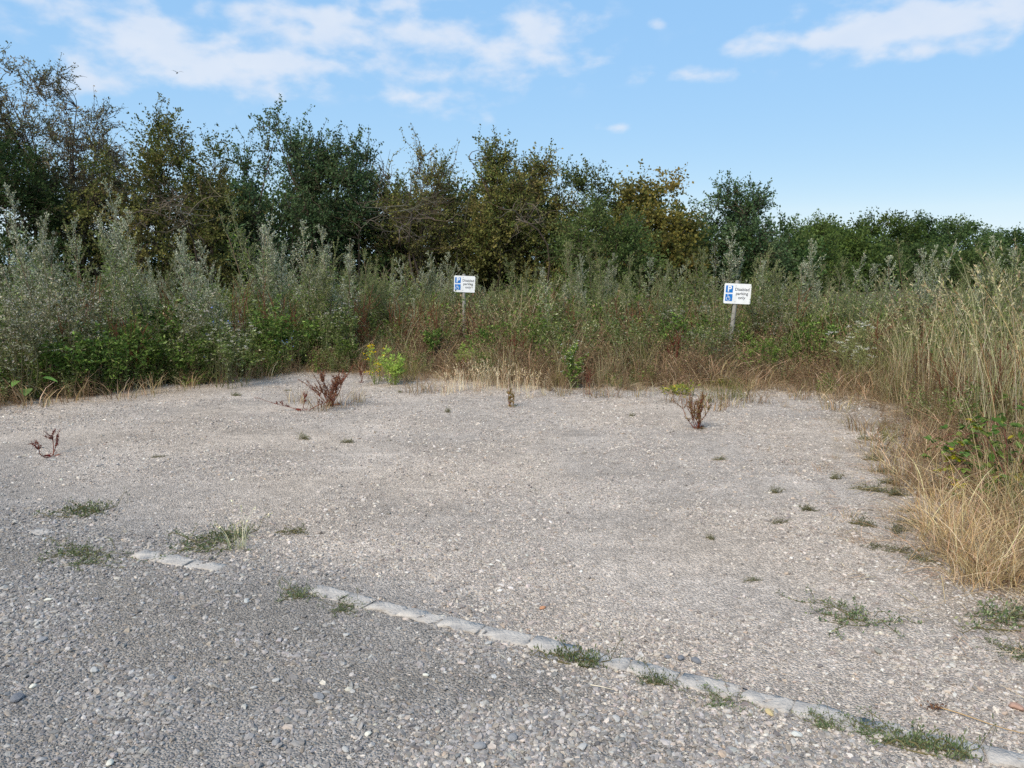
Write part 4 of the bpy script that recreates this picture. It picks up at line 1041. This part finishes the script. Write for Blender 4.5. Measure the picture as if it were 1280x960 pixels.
# ---- tall straw-coloured grass on the right and scattered behind the signs
TALL = [grass(k, 26, 1.5, PST if k != 2 else STR, .2, .18, .0046, (PST, .13, .008, 12, .6), 6, .4, .25) for k in range(5)]
def tall(px, yt, d, k, lean=(0, 0)):
    x_, y_, h = at(px, yt, d)
    plant("tall_grass", TALL[k % 5], "clump of tall straw-coloured grass with drooping seed heads", "grass", "tall straw grass clumps", (x_, y_, -.02), k * 1.7, (h / 1.5 * 1.05,) * 2 + (h / 1.5 * 1.05,), lean)
for k, (px, yt, d) in enumerate([(1125, 352, 10.2), (1142, 345, 9.6), (1160, 350, 9.0), (1175, 348, 8.8), (1190, 358, 8.4), (1150, 370, 8.8), (1210, 352, 8.6), (1228, 345, 8.2), (1240, 335, 8.0), (1255, 322, 7.6), (1272, 312, 7.2), (1290, 305, 7.0),
                                 (1310, 310, 6.8), (1262, 350, 7.0), (1285, 345, 6.4), (1105, 358, 10.6), (1085, 360, 10.8), (1065, 365, 11), (1220, 375, 7.6), (1245, 385, 6.8), (1180, 372, 8.2), (1200, 380, 7.9), (1340, 320, 6.6), (1330, 350, 6.2), (1045, 372, 11.2), (1165, 362, 9.4), (1235, 362, 7.8), (1215, 365, 8.2), (1280, 330, 7.4), (1300, 335, 6.9), (1250, 372, 7.2),
                                 (630, 348, 12.6), (642, 345, 12.8), (655, 350, 12.4), (668, 346, 12.8), (640, 365, 12.2), (820, 362, 13), (720, 365, 12.6), (745, 372, 12.4), (790, 366, 12.9), (850, 372, 12.6), (870, 366, 12.9), (600, 372, 12.4), (545, 376, 12.6), (970, 372, 12.2), (1000, 375, 11.8), (500, 385, 12.4), (770, 372, 12.6)]):
    tall(px, yt, d, k, (VB.normal(0, .08), VB.normal(0, .09)))

# ---- single plants near the gravel
def on_ground(px, py):
    x_, y_ = ground(px, py); return (x_, y_, float(hgt(x_, y_)))
def single(name, proto, label, cat, px, py, scale, group=None, rz=0.0, tilt=(0, 0)):
    return plant(name, proto, label, cat, group, on_ground(px, py), rz, scale, tilt)

single("withered_dock", dock(1, .44, 14, [((.105, .056, .034), 4), ((.07, .036, .024), 3), ((.15, .095, .055), 4)], .6), "bushy rust-red withered dock on the gravel beside low green weeds", "weed", 415, 506, 1.05)
single("withered_dock", dock(2, .34, 3, None, .55), "small dark red dock standing alone on open gravel", "weed", 66, 572, .78)
single("withered_dock", dock(3, .30, 3, None, .8), "low rusty dock sprawling at the foot of the bushy one", "weed", 378, 512, .8)
single("withered_dock", dock(4, .45, 11, [((.14, .105, .05), 3), ((.085, .05, .032), 3), ((.17, .14, .065), 2)], .22), "brown and olive dock jutting onto gravel in front of the leaning sign", "weed", 872, 536, .85)
single("withered_dock", dock(5, .3, 4, [((.20, .14, .06), 3), ((.16, .15, .06), 3)], .2), "small olive-brown dock by the pale barley grass", "weed", 641, 508, .8)
DG = "dark red docks along the gravel's edge"; DP = [dock(10 + k, .8, 4, [((.07, .026, .021), 4), ((.05, .02, .016), 3), ((.095, .042, .03), 1)], .14) for k in range(3)]
for k, (px, py, s) in enumerate([(310, 470, .55), (330, 466, .5), (350, 462, .6), (298, 474, .4), (452, 478, .45), (495, 478, .35), (640, 468, .75), (655, 466, .85), (735, 494, .45), (842, 470, .85), (1245, 520, 1.0), (1262, 530, 1.1), (1232, 512, .9), (1275, 515, 1.0), (1060, 480, .5), (576, 474, .4)]):
    single("withered_dock", DP[k % 3], "dark red withered dock spike at the edge of the weeds", "weed", px, py, s, DG, k * 1.9)
RAG = herb(60, [((.13, .19, .05), 4), ((.18, .24, .07), 3)], .5, 9, 70, (.045, .009), None, (.16, .20, .07), .15)
rag_fl = herb(61, [((.13, .19, .05), 4)], .55, 6, 12, (.04, .009), ((.75, .58, .03), 9, .016, .022), (.16, .20, .07), .13)
single("ragwort", rag_fl, "yellow-flowered ragwort at the edge of the gravel", "flower", 470, 480, 1.0)
single("leafy_weed", RAG, "bright green feathery weed beside the yellow ragwort", "weed", 490, 481, 1.0)
for k, (px, py, s) in enumerate([(583, 462, .8), (575, 466, .6), (602, 464, .6)]):
    single("leafy_weed", RAG, "bright green leafy weed below the upright sign", "weed", px, py, s, "green weeds below the upright sign", k * 2)
single("leafy_weed", herb(63, GRN, .6, 8, 60, (.04, .014), ((.6, .6, .52), 5, .014, .02), (.12, .14, .06), .12), "upright green weed with small white flowers beside a red dock", "weed", 716, 486, 1.0)
for k, (px, py, s) in enumerate([(940, 476, .75), (962, 474, .8), (985, 470, .7), (915, 470, .5)]):
    single("leafy_weed", HERB_G[k % 4], "dark green leafy weed at the foot of the leaning sign", "weed", px, py, s, "green weeds by the leaning sign", k * 2)
# pale wild barley
BAR = [grass(30 + k, 30, .36, [((.62, .52, .34), 4), ((.52, .42, .26), 3), ((.70, .62, .45), 2)], .16, .12, .0032, ([((.66, .57, .38), 1)], .055, .005, 9, .8), 5, .3, .2) for k in range(3)]
for k, (px, py, s) in enumerate([(563, 490, .8), (573, 488, .95), (585, 486, 1.0), (598, 484, 1.0), (606, 488, .9), (618, 485, 1.05), (628, 487, .9), (640, 485, .8), (652, 490, .8), (666, 488, .75), (556, 494, .6), (680, 492, .6), (662, 498, .55)]):
    single("wild_barley", BAR[k % 3], "pale cream tuft of wild barley at the back of the gravel", "grass", px, py, s, "pale barley tufts", k * 1.3)
# olive green grass and small yellow-green weeds at the edges
OL = [tuft(130 + k, 60, .4, OGR, .3, .005, .12, .4) for k in range(3)]
OLP = [[("blades", m)] for m in OL]
for k, (px, py, s) in enumerate([(500, 472, 1.1), (512, 474, 1.1), (480, 476, .8), (420, 440, 1.2), (440, 438, 1.3), (405, 442, 1.1), (1110, 552, .6), (905, 500, .9), (925, 498, .9), (885, 503, .8), (700, 482, .7), (860, 495, .6), (345, 470, .5)]):
    single("grass_tuft", OLP[k % 3], "olive green grass tuft where the gravel meets the weeds", "grass", px, py, s, "olive grass tufts at the gravel edge", k * 1.4)
YG = mat_weed(140, .22, [((.12, .135, .03), 3), ((.08, .095, .025), 3), ((.17, .15, .04), 1)], 260, .10, (.045, .018))
single("broad_leaf_weed", YG, "yellow-green broad-leaved weed lying beside the brown dock", "weed", 850, 493, 1.0)
single("broad_leaf_weed", YG, "yellow-green broad-leaved weed beneath the leaning sign's left side", "weed", 905, 482, .8)
GL = mat_weed(141, .24, GRN, 300, .12, (.05, .024))
single("broad_leaf_weed", GL, "dark green rosette weed below the bank of green weeds", "weed", 245, 480, 1.0)
DT = [[("blades", tuft(230 + k, 46, .26, RST, .6, .0045, .13, .7))] for k in range(3)]
for k, (px, py, s) in enumerate([(300, 478, .8), (332, 474, .9), (372, 503, .7), (398, 511, .8), (428, 507, .9), (446, 500, .6), (520, 490, .9), (545, 490, .8), (700, 494, .8), (745, 497, .9), (765, 498, .7), (800, 496, .8), (845, 502, .8), (893, 512, .9), (915, 508, .8),
                                 (945, 503, .9), (1000, 498, .8), (1048, 512, .9), (1082, 540, .9), (1098, 562, .9), (1122, 590, .9), (1135, 612, .8), (150, 499, .9), (190, 494, .9), (90, 503, 1.0), (40, 508, 1.0), (235, 487, .8), (270, 482, .8)]):
    single("dry_tuft", DT[k % 3], "low brown tuft of dead grass on the gravel's weedy edge", "grass", px, py, s * 1.6, "dead grass tufts on the gravel edge", k * 1.9)
# white umbels on the right, and on the left bank
UMB = herb(64, [((.13, .15, .06), 4), ((.18, .19, .09), 3)], 1.0, 8, 30, (.04, .010), ((.66, .64, .56), 18, .016, .022, .02), (.16, .17, .08), .28)
for k, (px, yt, d) in enumerate([(1062, 398, 10.4), (1072, 402, 10.2), (1082, 406, 10.2), (1055, 412, 10.1), (1078, 432, 9.9)]):
    x_, y_, h = at(px, yt, d); plant("yarrow", UMB, "white-topped yarrow beside the tall straw grass", "flower", "white yarrows by the straw grass", (x_, y_, 0), k * 1.2, h)
UM2 = herb(65, GGR, 1.0, 6, 50, (.05, .017), ((.55, .53, .46), 14, .016, .02, .1), (.10, .11, .05), .3)
for k, (px, yt, d) in enumerate([(268, 402, 9.9), (285, 412, 9.8), (272, 386, 10.3), (435, 382, 12), (425, 376, 12.2), (300, 405, 10)]):
    x_, y_, h = at(px, yt, d); plant("white_flower_weed", UM2, "weed with clustered dull white flower heads on the bank", "flower", "dull white flower heads", (x_, y_, 0), k * 1.2, h)
CHI = herb(66, GGR, 1.0, 4, 12, (.04, .010), ((.22, .26, .62), 2, .022, .006), (.15, .17, .09), .16)
for k, (px, yt, d) in enumerate([(277, 372, 10.3), (357, 408, 11.2)]):
    x_, y_, h = at(px, yt, d); plant("chicory", CHI, ["thin chicory with blue flowers above the white flower heads", "thin chicory with blue flowers near the red dock spikes"][k], "flower", None, (x_, y_, 0), k * 2.2, h)

# ---- flat weeds in the gravel
KN = [mat_weed(150 + k, .25, [((.055, .078, .040), 4), ((.085, .105, .055), 3), ((.13, .14, .085), 2)], 620, .016) for k in range(3)]
KS = [mat_weed(160 + k, .16, [((.085, .092, .06), 4), ((.125, .125, .085), 3)], 200, .012) for k in range(4)]
def mat_at(px, py, sx_, sy_, label, k, group=None, kinds=KN, rz=None):
    o = single("weed_mat", kinds[k % len(kinds)], label, "weed", px, py, 1, group, 0); o.scale = (sx_, sy_, .6 + 1.1 * ((k * 7) % 5) / 4)
    o.rotation_euler = (0, 0, -.12 if rz is None else rz)
mat_at(118, 696, 1.0, .62, "larger dark green weed mat beside the short run of edging blocks", 0)
mat_at(90, 690, .6, .5, "small weed mat joined to the larger dark green one", 1)
mat_at(252, 682, .75, .8, "green weed mat around the pale grass tuft", 1)
mat_at(285, 672, .6, .6, "green weed mat directly beneath the pale grass tuft", 2)
mat_at(105, 642, .7, .6, "thin grey-green weed mat next to a flat pale slab", 2)
mat_at(432, 758, .45, .38, "dark weed mat against the first edging block", 0, None, KN, -.4)
mat_at(372, 744, .36, .34, "brownish weed mat at the very end of the edging row", 1)
mat_at(368, 665, .6, .35, "sparse strip of weed right of the pale grass tuft", 1, None, KS)
mat_at(722, 827, .55, .22, "thin strip of weed below the middle edging blocks", 2, None, KN, -.45)
mat_at(900, 876, .48, .34, "bright green weed clump hugging the lower side of the edging", 0, None, KN, -.4)
mat_at(820, 852, .3, .18, "tiny weed strip below the edging blocks", 1, None, KN, -.4)
mat_at(1062, 772, .72, .78, "spreading flat weed mat alone on the bay near the straw heap", 1)
for k, (px, py, a, b) in enumerate([(1085, 912, .5, .24), (1125, 926, .5, .26), (1175, 940, .5, .24), (1030, 905, .35, .2)]):
    mat_at(px, py, a, b, "weed strip along the lower side of the edging's end blocks", k, "weeds along the edging's end", KN, -.45)
mat_at(1268, 778, .9, .7, "dark green weed mat below the straw heap", 2)
mat_at(1268, 815, .5, .4, "thin green weed patch on bare ground below the straw heap", 0)
KG = "small flattened weeds in the bay"
small = [(198, 573), (435, 552), (380, 548), (888, 675), (970, 619), (940, 726), (1010, 640), (1078, 657), (975, 655), (1090, 615), (1095, 685), (1105, 590), (1045, 600), (900, 575),
         (1125, 665), (1100, 560), (790, 520), (560, 515), (500, 490), (295, 495), (360, 488), (1140, 655), (1120, 620), (1150, 700), (1085, 550), (1135, 640), (1112, 605), (1092, 575), (1128, 690)]
for k, (px, py) in enumerate(small):
    s = VB.uniform(.15, .38) * (1.0 if px < 1075 else 1.7)
    mat_at(px, py, s * 1.2, s * VB.uniform(.3, .8), "small flattened grey-green weed rooted in the gravel bay", k, KG, KS, VB.uniform(-.5, .5))
single("grass_tuft", grass(170, 26, .26, [((.55, .55, .36), 4), ((.35, .40, .18), 3), ((.62, .58, .42), 2)], .35, .05, .004, ([((.6, .56, .38), 1)], .05, .008, 10, .5), 5, .4, .4),
       "pale grass tuft growing out of a green weed mat", "grass", 297, 684, 1.0)

# ---- straw heap and bramble at the right
SH = [grass(180 + k, 40, .46, [((.50, .395, .225), 4), ((.40, .30, .165), 3), ((.60, .51, .34), 2), ((.26, .20, .105), 2.5)], .9, .16, .005, None, 6, .8, .9) for k in range(4)]
for k in range(70):
    px, py = VB.uniform(1158, 1330), VB.uniform(610, 742)
    if px < 1146 + (py - 600) * .26: px += 40
    single("straw_tussock", SH[k % 4], "golden dry grass tussock slumped onto the gravel below the brambles", "grass", px, py, VB.uniform(.55, .95), "golden straw tussocks", VB.uniform(0, 6.28), (VB.normal(0, .3), VB.normal(0, .3)))
def bramble(seed, n=5, leafcols=None, length=.9):
    rng = np.random.default_rng(seed); st, fo = MB(), MB()
    a = rng.uniform(0, 6.28, n); E = np.stack([np.cos(a) * length * rng.uniform(.3, .8, n), np.sin(a) * length * rng.uniform(.3, .8, n), rng.uniform(.05, .5, n)], -1)
    P = polyline(np.zeros((n, 3)), E, 9, rng, .06, .35); P[..., 2] = np.maximum(P[..., 2], .0); st.tubes(P, np.linspace(.005, .002, 9)[None], 5, (.14, .07, .05))
    for q in range(n):
        for k in range(2, 9):
            A = P[q, k]; d = unit(rng.normal(size=3) * [1, 1, .8] + [0, 0, .25]); c = palette(leafcols, 1, rng, .1)[0]
            B = A + d * .06; st.tubes(np.array([[A, (A + B) / 2 + [0, 0, .005], B]]), .0014, 3, (.12, .12, .05))
            for ang in (-.95, 0, .95):                       # three leaflets, each a pointed six-sided blade
                ca, sa = math.cos(ang), math.sin(ang); dd = unit(np.array([d[0] * ca - d[1] * sa, d[0] * sa + d[1] * ca, d[2] * .6 - .1 + rng.normal(0, .35)]))
                s = unit(np.cross(dd, [0, 0, 1])); L_ = rng.uniform(.045, .075); W_ = L_ * .36; u = np.cross(s, dd)
                m1, m2 = B + dd * L_ * .3, B + dd * L_ * .68
                fo.quads([[B, m1 + s * W_ + u * .006, m2 + s * W_ * .8 + u * .006, B + dd * L_], [B, B + dd * L_, m2 - s * W_ * .8 + u * .006, m1 - s * W_ + u * .006]], c)
    return weed_proto([("canes", st, M_STEM), ("leaves", fo, M_LEAF)])
BC = [((.040, .072, .02), 5), ((.068, .105, .032), 3), ((.16, .16, .028), 1.1), ((.09, .115, .035), 1)]
BR = [bramble(190 + k, 6, BC) for k in range(3)]
for k, (px, py, s) in enumerate([(1218, 608, .8), (1255, 622, .85), (1290, 635, .9), (1232, 588, .85), (1272, 598, .9), (1305, 615, 1.0), (1290, 575, .9)]):
    single("bramble", BR[k % 3], "bramble with green and yellowing leaves over the straw tussocks", "bramble", px, py, s, "brambles over the straw", k * 1.3)
YB = bramble(195, 3, [((.20, .20, .025), 3), ((.13, .15, .03), 2)], .5)
single("bramble", YB, "bramble shoot with bright yellow leaves at the straw's edge", "bramble", 1172, 612, .75)
# big-leaved burdock at the left edge
def burdock(seed):
    rng = np.random.default_rng(seed); st, fo = MB(), MB()
    for k in range(7):
        a = rng.uniform(0, 6.28); l = rng.uniform(.25, .5); B = np.array([math.cos(a) * l * .8, math.sin(a) * l * .8, rng.uniform(.25, .55)])
        st.tubes(polyline(np.zeros((1, 3)), B[None], 5, rng, .05, .1), .006, 5, (.13, .15, .07)); d = unit(np.array([math.cos(a), math.sin(a), -.15])); s = unit(np.cross(d, [0, 0, 1])); u = np.cross(s, d)
        L_ = rng.uniform(.2, .3); W_ = L_ * .38; ts = np.array([0, .12, .35, .6, .85, 1.]); ws = np.array([.3, .85, 1, .8, .4, .02]); c = palette([((.07, .13, .04), 1), ((.12, .17, .05), .6)], 1, rng)[0]
        mid = B + d * (ts * L_)[:, None] - np.array([0, 0, 1.]) * (ts ** 2 * .05)[:, None]
        for sg in (-1, 1):
            ed = mid + s * (sg * W_ * ws)[:, None] + u * (.03 * ws)[:, None]
            fo.quads(np.stack([mid[:-1], ed[:-1], ed[1:], mid[1:]], 1), c)
    return weed_proto([("stalks", st, M_STEM), ("leaves", fo, M_LEAF)])
x_, y_, _ = at(32, 440, 9.0)
plant("burdock", burdock(3), "broad-leaved burdock at the front of the bank of weeds", "weed", None, (x_, y_, 0), .4, .6)

# dry stalks lying on the gravel
def stalk(label, p0, p1, rgb, r, head=None):
    a, b = np.array(on_ground(*p0)), np.array(on_ground(*p1)); rng = np.random.default_rng(int(p0[0]))
    root = empty("dry_stalk", tuple(a)); tag(root, label, "stalk"); d = (b - a)[None]
    P = polyline(np.zeros((1, 3)), d, 8, rng, .03); P[..., 2] = P[..., 2] * 0 + np.linspace(0, d[0, 2], 8) + .012
    mb = MB(); mb.tubes(P, np.linspace(r, r * .5, 8)[None], 5, rgb); mb.build("stem", M_STEM, root)
    if head:
        n = 50; h = MB(); h.leaves(np.array([0, 0, .012]) + rng.normal(size=(n, 3)) * [.016, .008, .003] , rng.normal(size=(n, 3)) * [1, 1, .3], .012, .007, palette([(head, 1)], n, rng), rng); h.build("seed_head", M_LEAF, root)
stalk("long dry stalk with a brown seed head lying past the edging", (1168, 887), (1290, 922), (.38, .29, .16), .0028, (.085, .05, .03))
stalk("short pale straw lying below the middle edging blocks", (738, 858), (766, 864), (.6, .55, .42), .0022)
stalk("curved pale stem lying across the brown grass at the gravel corner", (1020, 494), (1062, 486), (.5, .42, .27), .004)

# a bird far up against the cloud
def bird():
    x_, y_, z_ = at(221.5, 91, 55); root = empty("bird", (x_, y_, z_), .6); tag(root, "small dark bird flying in front of the cloud", "bird")
    mb = MB(); t = np.linspace(-1, 1, 9); P = np.stack([np.zeros(9), t * .16, -.02 * t ** 2], -1)[None]
    mb.tubes(P, (np.array([.004, .028, .045, .05, .048, .04, .028, .022, .03]))[None], 8, (.10, .10, .10)); mb.build("body", M_LEAF, root, True)
    for s in (-1, 1):
        w = MB(); xs = np.array([0, .12, .26, .40]) * s; zs = np.array([.01, .09, .12, .07]); ch = np.array([.11, .10, .07, .01]); sw = np.array([0, .02, -.02, -.09])
        F_ = np.stack([xs, sw + ch * .5, zs], -1); B_ = np.stack([xs, sw - ch * .5, zs], -1); w.quads(np.stack([F_[:-1], F_[1:], B_[1:], B_[:-1]], 1), (.12, .12, .12)); w.build("wing", M_LEAF, root)
bird()
